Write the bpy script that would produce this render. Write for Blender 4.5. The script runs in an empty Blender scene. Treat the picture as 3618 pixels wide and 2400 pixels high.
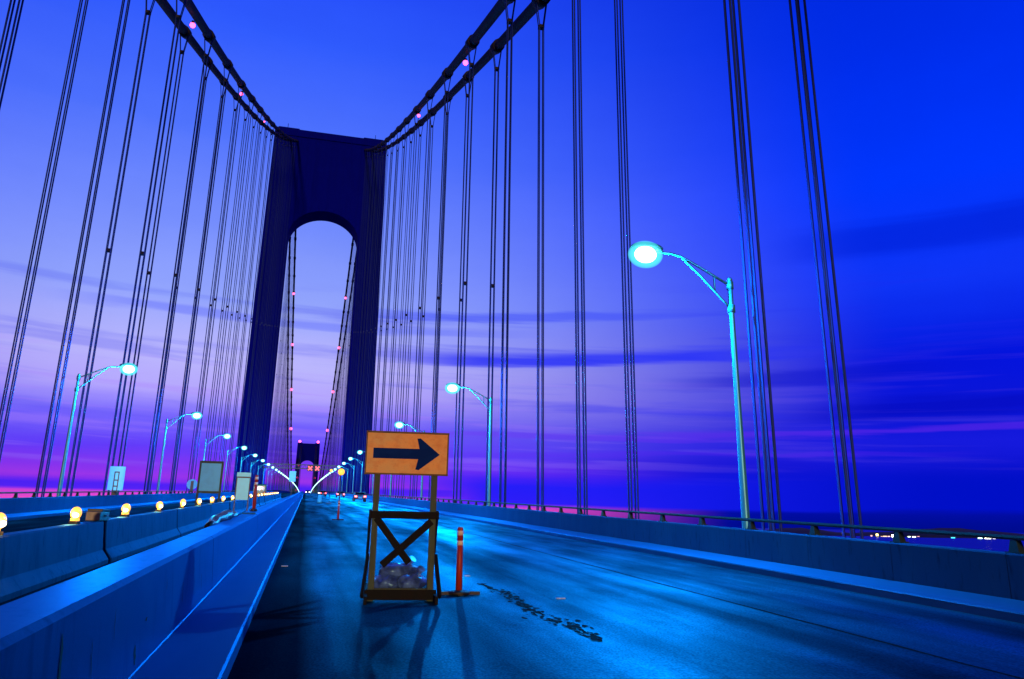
import bpy, math, random
from mathutils import Vector, Matrix
random.seed(7)
sc = bpy.context.scene
R = math.radians

# ------------------------------------------------------------------ camera
# world frame: x across the bridge, y along it, z up; the camera stands over (0, 0)
H = 1.53
cam_d = bpy.data.cameras.new("camera")
cam = bpy.data.objects.new("camera", cam_d)
sc.collection.objects.link(cam)
sc.camera = cam
rt = Vector((0.96865928, -0.24790173, 0.01561837))
up = Vector((-0.08084575, -0.2551964, 0.96350338))
fw = Vector((0.2348684, 0.93456917, 0.26724016))
m = Matrix((rt, up, -fw)).transposed().to_4x4()
m.translation = Vector((0, 0, H))
cam.matrix_world = m
cam_d.sensor_width = 36.0
cam_d.sensor_fit = 'HORIZONTAL'
cam_d.lens = 36.0 * 2657.27 / 3618.0
cam_d.shift_x = (1809 - 1775.87) / 3618.0
cam_d.shift_y = (1112.41 - 1200) / 3618.0
cam_d.clip_start = 0.05
cam_d.clip_end = 90000

# ------------------------------------------------------------------ view
sc.view_settings.view_transform = 'Standard'
sc.view_settings.look = 'None'
sc.view_settings.gamma = 1.0
sc.view_settings.exposure = 0.0
try:
    sc.cycles.use_denoising = True
    sc.cycles.max_bounces = 5
    sc.cycles.sample_clamp_indirect = 4.0
except Exception:
    pass

# ------------------------------------------------------------------ sky
def lin(c):
    out = []
    for v in c:
        v = v / 255.0
        out.append(v / 12.92 if v <= 0.04045 else ((v + 0.055) / 1.055) ** 2.4)
    return (*out, 1.0)

world = bpy.data.worlds.new("World")
sc.world = world
world.use_nodes = True
wn, wl = world.node_tree.nodes, world.node_tree.links
wn.clear()

def wmath(op, a=None, b=None, c=None, clamp=False):
    n = wn.new('ShaderNodeMath'); n.operation = op; n.use_clamp = clamp
    for i, v in enumerate((a, b, c)):
        if v is None: continue
        if isinstance(v, (int, float)): n.inputs[i].default_value = v
        else: wl.new(v, n.inputs[i])
    return n.outputs[0]

def wsmooth(v, lo, hi, tlo=0.0, thi=1.0):
    n = wn.new('ShaderNodeMapRange'); n.interpolation_type = 'SMOOTHSTEP'
    n.inputs[1].default_value = lo; n.inputs[2].default_value = hi
    n.inputs[3].default_value = tlo; n.inputs[4].default_value = thi
    wl.new(v, n.inputs[0]); return n.outputs[0]

def wramp(v, stops):
    n = wn.new('ShaderNodeValToRGB')
    cr = n.color_ramp
    while len(cr.elements) > 1: cr.elements.remove(cr.elements[-1])
    cr.elements[0].position = stops[0][0]; cr.elements[0].color = lin(stops[0][1])
    for p, c in stops[1:]:
        e = cr.elements.new(p); e.color = lin(c)
    wl.new(v, n.inputs[0]); return n.outputs[0]

def wmix(f, a, b):
    n = wn.new('ShaderNodeMix'); n.data_type = 'RGBA'
    if isinstance(f, (int, float)): n.inputs[0].default_value = f
    else: wl.new(f, n.inputs[0])
    for s, v in ((n.inputs[6], a), (n.inputs[7], b)):
        if isinstance(v, tuple): s.default_value = v
        else: wl.new(v, s)
    return n.outputs[2]

tc = wn.new('ShaderNodeTexCoord')
sep = wn.new('ShaderNodeSeparateXYZ'); wl.new(tc.outputs['Generated'], sep.inputs[0])
sx, sy, sz = sep.outputs
elev = wmath('MULTIPLY', wmath('ARCSINE', sz), 180 / math.pi)
az = wmath('MULTIPLY', wmath('ARCTAN2', sx, sy), 180 / math.pi)
# slight waviness so that bands are not perfectly level
cmb = wn.new('ShaderNodeCombineXYZ')
wl.new(wmath('MULTIPLY', az, 0.035), cmb.inputs[0]); wl.new(wmath('MULTIPLY', elev, 0.28), cmb.inputs[1])
nz = wn.new('ShaderNodeTexNoise'); nz.inputs['Scale'].default_value = 1.6; nz.inputs['Detail'].default_value = 5; nz.inputs['Roughness'].default_value = 0.55
wl.new(cmb.outputs[0], nz.inputs['Vector'])
wob = wmath('MULTIPLY', wmath('SUBTRACT', nz.outputs['Fac'], 0.5), 1.8)
elev_w = wmath('ADD', elev, wmath('MULTIPLY', wob, wsmooth(elev, 0, 6, 0.1, 1.0)))
t = wmath('DIVIDE', wmath('ADD', elev_w, 2.0), 62.0, clamp=True)   # ramp position: -2..60 degrees
P = lambda d: (d + 2.0) / 62.0
glow = wramp(t, [(P(-2), (70, 40, 160)), (P(0.2), (205, 70, 190)), (P(1.1), (240, 80, 200)), (P(2.0), (186, 58, 224)), (P(3.0), (140, 52, 240)), (P(4.6), (98, 60, 252)),
                 (P(6.6), (116, 98, 255)), (P(8.8), (182, 168, 255)), (P(11), (188, 184, 255)), (P(15.5), (148, 166, 255)),
                 (P(20), (122, 146, 255)), (P(27), (80, 116, 255)), (P(34), (48, 92, 255)), (P(43), (20, 58, 245)), (P(58), (4, 22, 150))])
dark = wramp(t, [(P(-2), (0, 6, 110)), (P(0.4), (0, 12, 150)), (P(3), (8, 16, 205)), (P(5.5), (22, 26, 222)), (P(7), (12, 22, 216)), (P(11), (4, 20, 222)),
                 (P(16.5), (14, 52, 248)), (P(23), (0, 54, 255)), (P(31), (0, 46, 238)), (P(43), (0, 36, 210)), (P(58), (2, 16, 130))])
# glow is centred a little left of the bridge axis
fr = wsmooth(az, -2, 43)
fl = wsmooth(az, -60, -10, 0.95, 0.0)
fr = wmath('ADD', wmath('MULTIPLY', fr, wsmooth(elev, 3, 7)), wmath('MULTIPLY', wsmooth(az, 12, 31), wsmooth(elev, 3, 7, 1.0, 0.0)))
fmix = wmath('MAXIMUM', fr, fl)
col = wmix(fmix, glow, dark)
# a narrow deep-blue bank of cloud low over the horizon
cb2 = wn.new('ShaderNodeCombineXYZ')
wl.new(wmath('MULTIPLY', az, 0.05), cb2.inputs[0]); wl.new(wmath('MULTIPLY', elev, 0.9), cb2.inputs[1])
n2 = wn.new('ShaderNodeTexNoise'); n2.inputs['Scale'].default_value = 1.3; n2.inputs['Detail'].default_value = 4; n2.inputs['Roughness'].default_value = 0.5
wl.new(cb2.outputs[0], n2.inputs['Vector'])
elev_l = wmath('ADD', elev, wmath('MULTIPLY', wmath('SUBTRACT', n2.outputs['Fac'], 0.5), 0.7))
low_l = wmath('MULTIPLY', wmath('MULTIPLY', wsmooth(elev_l, 1.55, 1.85), wsmooth(elev_l, 2.15, 2.75, 1.0, 0.0)), 0.85)
low_r = wmath('MULTIPLY', wmath('MULTIPLY', wsmooth(elev_l, 0.9, 1.35), wsmooth(elev_l, 2.6, 4.6, 1.0, 0.0)), wsmooth(az, 3, 14, 0.0, 0.97))
low = wmath('MAXIMUM', low_l, low_r)
col = wmix(low, col, wmix(wsmooth(az, 18, 46), lin((24, 28, 250)), lin((0, 15, 200))))
# long streaks of darker cloud at 5 to 17 degrees
cb3 = wn.new('ShaderNodeCombineXYZ')
elt = wmath('ADD', elev, wmath('MULTIPLY', az, 0.035))
wl.new(wmath('MULTIPLY', az, 0.022), cb3.inputs[0]); wl.new(wmath('MULTIPLY', elt, 0.42), cb3.inputs[1])
n3 = wn.new('ShaderNodeTexNoise'); n3.inputs['Scale'].default_value = 1.5; n3.inputs['Detail'].default_value = 6; n3.inputs['Roughness'].default_value = 0.55; n3.inputs['Distortion'].default_value = 0.25
wl.new(cb3.outputs[0], n3.inputs['Vector'])
st = wsmooth(n3.outputs['Fac'], 0.51, 0.66)
st = wmath('MULTIPLY', st, wmath('MULTIPLY', wsmooth(elev, 4, 8), wsmooth(elev, 14.5, 18, 1.0, 0.0)))
st = wmath('MULTIPLY', st, wsmooth(az, -12, 10, 0.3, 0.42))
col = wmix(st, col, lin((26, 38, 238)))
# pale pink wisps
n4 = wn.new('ShaderNodeTexNoise'); n4.inputs['Scale'].default_value = 2.6; n4.inputs['Detail'].default_value = 4
cb4 = wn.new('ShaderNodeCombineXYZ')
wl.new(wmath('MULTIPLY', az, 0.025), cb4.inputs[0]); wl.new(wmath('MULTIPLY', elt, 0.6), cb4.inputs[1]); cb4.inputs[2].default_value = 4.0
wl.new(cb4.outputs[0], n4.inputs['Vector'])
wi = wmath('MULTIPLY', wsmooth(n4.outputs['Fac'], 0.52, 0.7), wmath('MULTIPLY', wsmooth(elev, 2.5, 5), wsmooth(elev, 9, 13, 1.0, 0.0)))
wi = wmath('MULTIPLY', wi, wsmooth(az, 0, 38, 0.34, 0.05))
col = wmix(wi, col, lin((170, 130, 255)))
# two thin magenta streaks low on the far right, one long deep-blue bank across the middle
def bank(el, half, a0, a1, c, amt, tilt=0.0):
    global col
    e = wmath('SUBTRACT', wmath('ADD', elev_w2, wmath('MULTIPLY', az, tilt)), el)
    k = wsmooth(wmath('ABSOLUTE', e), half * 0.25, half, 1.0, 0.0)
    k = wmath('MULTIPLY', k, wmath('MULTIPLY', wsmooth(az, a0, a0 + 9), wsmooth(az, a1 - 12, a1, 1.0, 0.0)))
    col = wmix(wmath('MULTIPLY', k, amt), col, lin(c))
elev_w2 = wmath('ADD', elev, wmath('MULTIPLY', wmath('SUBTRACT', n3.outputs['Fac'], 0.5), 2.2))
bank(6.3, 0.35, 2, 60, (110, 46, 245), 0.33)
bank(4.9, 0.3, 8, 48, (90, 38, 245), 0.28)
bank(19.2, 1.7, 33, 62, (0, 28, 212), 0.6)
bank(7.7, 0.8, 33, 60, (4, 10, 190), 0.65)
bank(12.2, 0.8, 4, 40, (36, 48, 248), 0.85)
bank(14.0, 0.55, -20, 20, (92, 108, 252), 0.5)
bank(15.3, 0.45, 0, 34, (60, 78, 250), 0.6)
bank(10.2, 0.7, 24, 50, (10, 20, 205), 0.6)

ng = wn.new('ShaderNodeTexNoise'); ng.inputs['Scale'].default_value = 14; ng.inputs['Detail'].default_value = 9; ng.inputs['Roughness'].default_value = 0.72
wl.new(tc.outputs['Generated'], ng.inputs['Vector'])
hs = wn.new('ShaderNodeHueSaturation'); wl.new(col, hs.inputs['Color']); wl.new(wsmooth(ng.outputs['Fac'], 0.3, 0.7, 0.975, 1.0), hs.inputs['Value']); hs.inputs['Saturation'].default_value = 1.0
col = hs.outputs[0]
# the eastern half of the sky, behind the camera, and the zenith are already night
night = wmath('MAXIMUM', wsmooth(wmath('ABSOLUTE', az), 62, 105), wsmooth(elev, 42, 62))
col = wmix(wmath('MULTIPLY', night, 0.93), col, lin((0, 8, 60)))
bg = wn.new('ShaderNodeBackground')
wl.new(col, bg.inputs[0])
bg.inputs[1].default_value = 1.0
wo = wn.new('ShaderNodeOutputWorld'); wl.new(bg.outputs[0], wo.inputs[0])

# warm fill sun added behind the camera to bring out the orange sign
sun_d = bpy.data.lights.new("warm_fill_sun", 'SUN')
sun_d.energy = 1.75
sun_d.angle = R(3)
sun_d.color = (1.0, 0.60, 0.30)
sun = bpy.data.objects.new("warm_fill_sun", sun_d)
sc.collection.objects.link(sun)
sun.rotation_euler = Vector((0.10, 0.99, -0.07)).to_track_quat('-Z', 'Y').to_euler()

# ------------------------------------------------------------------ materials
def mat(name, base=(0.3, 0.3, 0.3), rough=0.6, metal=0.0, spec=0.5, noise=None, bump=None, emit=None, estr=0.0, coat=0.0, tint=None):
    """noise = list of (scale xyz, amount, other colour, lo, hi, detail)"""
    mt = bpy.data.materials.new(name)
    mt.use_nodes = True
    n, l = mt.node_tree.nodes, mt.node_tree.links
    b = n['Principled BSDF']
    b.inputs['Roughness'].default_value = rough
    b.inputs['Metallic'].default_value = metal
    b.inputs['Specular IOR Level'].default_value = spec
    b.inputs['Coat Weight'].default_value = coat
    if tint: b.inputs['Specular Tint'].default_value = (*tint, 1)
    b.inputs['Base Color'].default_value = (*base, 1)
    tcn = n.new('ShaderNodeTexCoord')
    prev = None
    for (scl, amt, other, lo, hi, det) in (noise or []):
        mp = n.new('ShaderNodeMapping'); mp.inputs['Scale'].default_value = scl
        l.new(tcn.outputs['Object'], mp.inputs[0])
        tx = n.new('ShaderNodeTexNoise'); tx.inputs['Scale'].default_value = 1.0; tx.inputs['Detail'].default_value = det
        l.new(mp.outputs[0], tx.inputs['Vector'])
        mr = n.new('ShaderNodeMapRange'); mr.inputs[1].default_value = lo; mr.inputs[2].default_value = hi
        mr.inputs[4].default_value = amt
        l.new(tx.outputs['Fac'], mr.inputs[0])
        mx = n.new('ShaderNodeMix'); mx.data_type = 'RGBA'
        l.new(mr.outputs[0], mx.inputs[0])
        if prev is None: mx.inputs[6].default_value = (*base, 1)
        else: l.new(prev, mx.inputs[6])
        mx.inputs[7].default_value = (*other, 1)
        prev = mx.outputs[2]
    if prev is not None: l.new(prev, b.inputs['Base Color'])
    if bump:
        tx = n.new('ShaderNodeTexNoise'); tx.inputs['Scale'].default_value = bump[0]; tx.inputs['Detail'].default_value = 6
        l.new(tcn.outputs['Object'], tx.inputs['Vector'])
        bp = n.new('ShaderNodeBump'); bp.inputs['Strength'].default_value = bump[1]; bp.inputs['Distance'].default_value = bump[2]
        l.new(tx.outputs['Fac'], bp.inputs['Height']); l.new(bp.outputs[0], b.inputs['Normal'])
    if emit:
        b.inputs['Emission Color'].default_value = (*emit, 1)
        b.inputs['Emission Strength'].default_value = estr
    return mt

M = {}
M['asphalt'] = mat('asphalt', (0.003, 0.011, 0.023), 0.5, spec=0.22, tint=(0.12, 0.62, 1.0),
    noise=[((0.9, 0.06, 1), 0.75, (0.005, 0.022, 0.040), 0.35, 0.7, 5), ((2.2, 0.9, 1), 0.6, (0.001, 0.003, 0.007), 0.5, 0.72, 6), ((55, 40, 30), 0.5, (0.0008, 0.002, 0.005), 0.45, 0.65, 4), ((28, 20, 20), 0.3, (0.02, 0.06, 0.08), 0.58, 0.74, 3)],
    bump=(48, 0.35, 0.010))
# worn wheel tracks: roughness varies along long streaks
_n, _l = M['asphalt'].node_tree.nodes, M['asphalt'].node_tree.links
_tc = _n.new('ShaderNodeTexCoord'); _mp = _n.new('ShaderNodeMapping'); _mp.inputs['Scale'].default_value = (0.8, 0.035, 1)
_l.new(_tc.outputs['Object'], _mp.inputs[0])
_tx = _n.new('ShaderNodeTexNoise'); _tx.inputs['Scale'].default_value = 1.0; _tx.inputs['Detail'].default_value = 6
_l.new(_mp.outputs[0], _tx.inputs['Vector'])
_mr = _n.new('ShaderNodeMapRange'); _mr.inputs[1].default_value = 0.3; _mr.inputs[2].default_value = 0.7; _mr.inputs[3].default_value = 0.34; _mr.inputs[4].default_value = 0.52
_l.new(_tx.outputs['Fac'], _mr.inputs[0]); _l.new(_mr.outputs[0], _n['Principled BSDF'].inputs['Roughness'])

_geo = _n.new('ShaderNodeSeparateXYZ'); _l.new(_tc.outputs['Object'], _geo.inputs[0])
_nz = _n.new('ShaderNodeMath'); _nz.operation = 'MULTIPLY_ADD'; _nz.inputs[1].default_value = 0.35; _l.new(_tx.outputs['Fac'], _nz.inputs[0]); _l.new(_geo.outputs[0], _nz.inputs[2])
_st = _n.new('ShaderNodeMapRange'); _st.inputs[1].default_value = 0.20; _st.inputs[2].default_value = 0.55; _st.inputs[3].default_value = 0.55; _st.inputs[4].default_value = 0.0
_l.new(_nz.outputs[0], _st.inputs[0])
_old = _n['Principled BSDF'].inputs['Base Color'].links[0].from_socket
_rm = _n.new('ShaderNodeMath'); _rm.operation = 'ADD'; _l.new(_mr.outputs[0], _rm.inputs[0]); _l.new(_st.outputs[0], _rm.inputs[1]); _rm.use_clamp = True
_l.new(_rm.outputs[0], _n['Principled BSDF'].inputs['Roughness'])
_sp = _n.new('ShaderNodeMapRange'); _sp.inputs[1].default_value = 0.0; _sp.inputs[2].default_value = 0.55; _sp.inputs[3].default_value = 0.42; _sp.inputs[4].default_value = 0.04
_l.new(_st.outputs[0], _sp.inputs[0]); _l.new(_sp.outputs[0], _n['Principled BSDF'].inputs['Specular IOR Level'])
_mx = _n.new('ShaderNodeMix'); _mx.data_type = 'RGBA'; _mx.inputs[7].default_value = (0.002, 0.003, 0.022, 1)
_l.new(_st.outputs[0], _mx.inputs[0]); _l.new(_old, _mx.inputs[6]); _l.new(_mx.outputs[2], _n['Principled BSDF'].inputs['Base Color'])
M['tar'] = mat('tar', (0.0010, 0.006, 0.015), 0.85, spec=0.06, noise=[((9, 5, 1), 0.7, (0.004, 0.006, 0.014), 0.45, 0.65, 6)], bump=(25, 0.4, 0.01))
M['concrete'] = mat('concrete', (0.010, 0.046, 0.088), 0.62, spec=0.3, tint=(0.15, 0.6, 1.0),
    noise=[((3.5, 3.5, 0.7), 0.6, (0.018, 0.045, 0.08), 0.45, 0.72, 6), ((1.1, 1.1, 0.35), 0.5, (0.022, 0.085, 0.13), 0.45, 0.72, 5), ((14, 9, 2.0), 0.8, (0.004, 0.012, 0.02), 0.58, 0.76, 5)],
    bump=(18, 0.25, 0.01))
M['smooth_concrete'] = mat('smooth_concrete', (0.014, 0.062, 0.125), 0.42, spec=0.5, tint=(0.12, 0.6, 1.0),
    noise=[((0.9, 0.9, 0.6), 0.5, (0.003, 0.036, 0.095), 0.42, 0.66, 5), ((5, 1.2, 2.2), 0.6, (0.022, 0.10, 0.17), 0.50, 0.68, 6), ((9, 5, 1.2), 0.85, (0.002, 0.012, 0.03), 0.56, 0.70, 6), ((60, 60, 60), 0.35, (0.003, 0.02, 0.05), 0.5, 0.7, 3)],
    bump=(6, 0.12, 0.01))
M['barrier_concrete'] = mat('barrier_concrete', (0.045, 0.052, 0.082), 0.6, spec=0.3, tint=(0.15, 0.6, 1.0),
    noise=[((3.5, 3.5, 0.7), 0.7, (0.016, 0.022, 0.04), 0.42, 0.68, 6), ((1.1, 1.1, 0.35), 0.5, (0.06, 0.075, 0.11), 0.45, 0.75, 5), ((11, 7, 1.6), 0.85, (0.004, 0.006, 0.012), 0.55, 0.70, 6)],
    bump=(14, 0.35, 0.012))
M['kerb'] = mat('kerb', (0.010, 0.080, 0.15), 0.5, tint=(0.12, 0.6, 1.0),
    noise=[((2, 0.6, 1), 0.5, (0.06, 0.12, 0.20), 0.42, 0.7, 6), ((20, 9, 8), 0.4, (0.03, 0.06, 0.10), 0.58, 0.75, 4)], bump=(25, 0.2, 0.01))
M['stain'] = mat('stain', (0.012, 0.011, 0.012), 0.8, noise=[((30, 30, 12), 0.8, (0.07, 0.07, 0.07), 0.5, 0.7, 4)])
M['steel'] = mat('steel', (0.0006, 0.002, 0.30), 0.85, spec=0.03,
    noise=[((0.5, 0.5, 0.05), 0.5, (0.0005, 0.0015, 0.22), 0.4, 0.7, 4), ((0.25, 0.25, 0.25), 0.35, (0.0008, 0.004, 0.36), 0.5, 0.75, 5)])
M['cable'] = mat('cable', (0.012, 0.010, 0.03), 0.75, spec=0.15, noise=[((1.5, 1.5, 1.5), 0.5, (0.045, 0.045, 0.055), 0.45, 0.7, 4)])
M['rope'] = mat('rope', (0.006, 0.03, 0.22), 0.6, spec=0.3, noise=[((8, 8, 0.6), 0.5, (0.006, 0.018, 0.18), 0.4, 0.7, 3)])
M['rail'] = mat('rail', (0.006, 0.022, 0.022), 0.6, spec=0.3, noise=[((3, 0.6, 3), 0.5, (0.012, 0.035, 0.03), 0.45, 0.7, 4)])
M['lamp_steel'] = mat('lamp_steel', (0.05, 0.34, 0.40), 0.4, metal=0.35, noise=[((12, 12, 1.2), 0.5, (0.03, 0.20, 0.24), 0.42, 0.7, 4)])
M['lamp_glass_halo'] = mat('lamp_glass_halo', (0.8, 0.9, 0.9), 0.2, emit=(0.40, 1.0, 1.0), estr=9)
M['lamp_core'] = mat('lamp_core', (0.8, 0.9, 0.9), 0.2, emit=(0.7, 1.0, 1.0), estr=22)
_ln, _ll = M['lamp_glass_halo'].node_tree.nodes, M['lamp_glass_halo'].node_tree.links
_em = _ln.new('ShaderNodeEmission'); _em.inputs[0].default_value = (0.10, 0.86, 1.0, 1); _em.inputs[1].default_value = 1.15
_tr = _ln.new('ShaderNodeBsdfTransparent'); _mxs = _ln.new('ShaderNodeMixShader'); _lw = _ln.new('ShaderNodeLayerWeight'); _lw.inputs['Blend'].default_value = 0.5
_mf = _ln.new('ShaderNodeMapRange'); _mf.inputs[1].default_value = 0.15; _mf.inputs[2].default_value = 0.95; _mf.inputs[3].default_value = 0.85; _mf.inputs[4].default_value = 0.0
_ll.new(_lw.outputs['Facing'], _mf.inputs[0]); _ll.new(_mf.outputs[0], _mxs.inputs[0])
_ll.new(_tr.outputs[0], _mxs.inputs[1]); _ll.new(_em.outputs[0], _mxs.inputs[2]); _ll.new(_mxs.outputs[0], _ln['Material Output'].inputs['Surface'])  # refractor shell doubles as a made halo: cyan glow fading out at its rim
M['amber'] = mat('amber', (0.9, 0.55, 0.1), 0.25, emit=(1.0, 0.46, 0.055), estr=1.45)
M['amber_core'] = mat('amber_core', (1, 0.9, 0.5), 0.3, emit=(1.0, 0.86, 0.42), estr=6)
M['beacon'] = mat('beacon', (0.9, 0.1, 0.2), 0.3, emit=(1.0, 0.08, 0.22), estr=5)
M['beacon_dim'] = mat('beacon_dim', (0.8, 0.05, 0.25), 0.3, emit=(1.0, 0.02, 0.30), estr=0.75)
M['signal_red'] = mat('signal_red', (0.9, 0.05, 0.05), 0.3, emit=(1.0, 0.05, 0.07), estr=2.6)
M['tail'] = mat('tail', (0.8, 0.03, 0.03), 0.3, emit=(1.0, 0.09, 0.09), estr=14)
M['head'] = mat('head', (1, 1, 0.9), 0.2, emit=(1.0, 0.93, 0.8), estr=14)
M['wood'] = mat('wood', (0.062, 0.095, 0.065), 0.75, spec=0.2,
    noise=[((18, 18, 1.5), 0.7, (0.055, 0.06, 0.04), 0.42, 0.68, 6), ((40, 40, 6), 0.4, (0.17, 0.17, 0.10), 0.55, 0.75, 4)], bump=(30, 0.3, 0.004))
M['dark_wood'] = mat('dark_wood', (0.007, 0.008, 0.010), 0.8, spec=0.15,
    noise=[((9, 9, 3), 0.6, (0.014, 0.009, 0.008), 0.5, 0.72, 6)], bump=(30, 0.3, 0.004))
M['orange'] = mat('orange', (0.82, 0.34, 0.075), 0.5, spec=0.3,
    noise=[((2.6, 2.6, 3.2), 0.75, (0.66, 0.40, 0.14), 0.42, 0.64, 4), ((7, 7, 9), 0.55, (0.62, 0.16, 0.03), 0.48, 0.7, 5), ((45, 45, 45), 0.3, (0.3, 0.15, 0.06), 0.58, 0.75, 3)])
M['board_edge'] = mat('board_edge', (0.17, 0.10, 0.05), 0.75, noise=[((9, 9, 9), 0.7, (0.06, 0.035, 0.02), 0.42, 0.66, 4)])
M['arrow'] = mat('arrow', (0.001, 0.018, 0.15), 0.7, spec=0.05, noise=[((4, 4, 7), 0.5, (0.003, 0.035, 0.22), 0.45, 0.7, 4)])
M['tube_red'] = mat('tube_red', (0.38, 0.024, 0.014), 0.5, noise=[((9, 9, 4), 0.5, (0.28, 0.015, 0.012), 0.45, 0.7, 5)])
M['reflective'] = mat('reflective', (0.85, 0.72, 0.62), 0.35, noise=[((30, 30, 30), 0.5, (0.5, 0.42, 0.38), 0.5, 0.7, 3)])
M['rubber'] = mat('rubber', (0.012, 0.012, 0.014), 0.55, bump=(30, 0.3, 0.003))
M['plastic_bag'] = mat('plastic_bag', (0.09, 0.19, 0.55), 0.3, spec=0.7, tint=(0.3, 0.7, 1.0), noise=[((7, 7, 7), 0.8, (0.015, 0.03, 0.12), 0.4, 0.62, 4)], bump=(7, 0.55, 0.03), coat=0.25)
M['sign_white'] = mat('sign_white', (0.03, 0.80, 0.95), 0.4, noise=[((3, 3, 3), 0.4, (0.03, 0.6, 0.75), 0.45, 0.7, 3)])
M['sign_grey'] = mat('sign_grey', (0.04, 0.55, 0.92), 0.5, noise=[((2, 2, 2), 0.4, (0.03, 0.32, 0.55), 0.45, 0.7, 3)])
M['dark_metal'] = mat('dark_metal', (0.02, 0.022, 0.025), 0.5, noise=[((5, 5, 5), 0.4, (0.05, 0.05, 0.05), 0.5, 0.7, 3)])
M['grey_box'] = mat('grey_box', (0.28, 0.24, 0.21), 0.5, noise=[((12, 12, 12), 0.6, (0.12, 0.11, 0.11), 0.45, 0.7, 4)])
M['tarp'] = mat('tarp', (0.004, 0.004, 0.006), 0.30, spec=0.12, bump=(14, 0.8, 0.03))
M['green_van'] = mat('green_van', (0.03, 0.10, 0.03), 0.35, coat=0.5)
M['car_dark'] = mat('car_dark', (0.03, 0.035, 0.06), 0.3, coat=0.7)
M['car_red'] = mat('car_red', (0.12, 0.02, 0.02), 0.3, coat=0.7)
M['glass'] = mat('glass', (0.01, 0.012, 0.02), 0.08, spec=0.9)
M['chrome'] = mat('chrome', (0.5, 0.5, 0.5), 0.25, metal=0.9)
M['water'] = mat('water', (0.004, 0.01, 0.05), 0.22, spec=0.6, bump=(0.02, 0.5, 8.0))
M['shore'] = mat('shore', (0.006, 0.008, 0.012), 0.9, noise=[((0.004, 0.004, 0.02), 0.5, (0.012, 0.014, 0.02), 0.45, 0.7, 5)])
M['far_wall'] = mat('far_wall', (0.02, 0.022, 0.03), 0.8, noise=[((0.05, 0.05, 0.05), 0.5, (0.01, 0.01, 0.015), 0.45, 0.7, 3)])
M['paint'] = mat('paint', (0.6, 0.62, 0.62), 0.45, noise=[((40, 20, 5), 0.7, (0.12, 0.12, 0.12), 0.48, 0.65, 4)])
def glossify(mt, tint, k, ior=1.4):
    """diffuse base under a bluish sheen"""
    n, l = mt.node_tree.nodes, mt.node_tree.links
    b = n['Principled BSDF']; out = n['Material Output']
    df = n.new('ShaderNodeBsdfDiffuse'); gl = n.new('ShaderNodeBsdfGlossy'); gl.inputs['Color'].default_value = (*tint, 1)
    fr_ = n.new('ShaderNodeFresnel'); fr_.inputs['IOR'].default_value = ior
    kk = n.new('ShaderNodeMath'); kk.operation = 'MULTIPLY'; l.new(fr_.outputs[0], kk.inputs[0])
    if isinstance(k, (int, float)): kk.inputs[1].default_value = k
    else: l.new(k, kk.inputs[1])
    mx = n.new('ShaderNodeMixShader')
    def carry(src, dsts):
        for d in dsts:
            if b.inputs[src].links: l.new(b.inputs[src].links[0].from_socket, d)
            elif src != 'Normal': d.default_value = b.inputs[src].default_value
    carry('Base Color', [df.inputs['Color']]); carry('Roughness', [gl.inputs['Roughness']]); carry('Normal', [df.inputs['Normal'], gl.inputs['Normal']])
    l.new(kk.outputs[0], mx.inputs[0]); l.new(df.outputs[0], mx.inputs[1]); l.new(gl.outputs[0], mx.inputs[2])
    l.new(mx.outputs[0], out.inputs['Surface'])
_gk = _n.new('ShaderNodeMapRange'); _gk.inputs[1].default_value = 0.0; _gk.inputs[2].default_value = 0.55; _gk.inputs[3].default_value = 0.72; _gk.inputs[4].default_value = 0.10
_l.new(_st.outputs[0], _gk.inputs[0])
# the sheen breaks up: polished wheel tracks, dull stained patches, open grain
def _mod(scale, lo, hi, tlo, thi, det, src):
    mp = _n.new('ShaderNodeMapping'); mp.inputs['Scale'].default_value = scale; _l.new(_tc.outputs['Object'], mp.inputs[0])
    tx = _n.new('ShaderNodeTexNoise'); tx.inputs['Scale'].default_value = 1.0; tx.inputs['Detail'].default_value = det; _l.new(mp.outputs[0], tx.inputs['Vector'])
    mr = _n.new('ShaderNodeMapRange'); mr.inputs[1].default_value = lo; mr.inputs[2].default_value = hi; mr.inputs[3].default_value = tlo; mr.inputs[4].default_value = thi
    _l.new(tx.outputs['Fac'], mr.inputs[0])
    mm = _n.new('ShaderNodeMath'); mm.operation = 'MULTIPLY'; _l.new(mr.outputs[0], mm.inputs[0]); _l.new(src, mm.inputs[1]); return mm.outputs[0]
_k = _mod((1.1, 0.05, 1), 0.35, 0.65, 0.35, 1.25, 5, _gk.outputs[0])
_k = _mod((0.9, 0.35, 1), 0.35, 0.6, 0.55, 1.1, 6, _k)
_k = _mod((45, 30, 10), 0.4, 0.62, 0.68, 1.15, 3, _k)
_k = _mod((0.35, 0.012, 1), 0.40, 0.60, 0.55, 1.2, 4, _k)
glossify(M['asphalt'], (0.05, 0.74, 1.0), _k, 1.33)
glossify(M['smooth_concrete'], (0.05, 0.5, 1.0), 0.8, 1.4)
glossify(M['kerb'], (0.05, 0.5, 1.0), 0.8, 1.4)
glossify(M['barrier_concrete'], (0.1, 0.6, 1.0), 0.5, 1.4)
glossify(M['concrete'], (0.08, 0.5, 1.0), 0.6, 1.4)
WIN = {}
def win_mat(c, s):
    k = (c, s)
    if k not in WIN:
        WIN[k] = mat('lit_window_glow', c, 0.4, emit=c, estr=s)
    return WIN[k]

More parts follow.
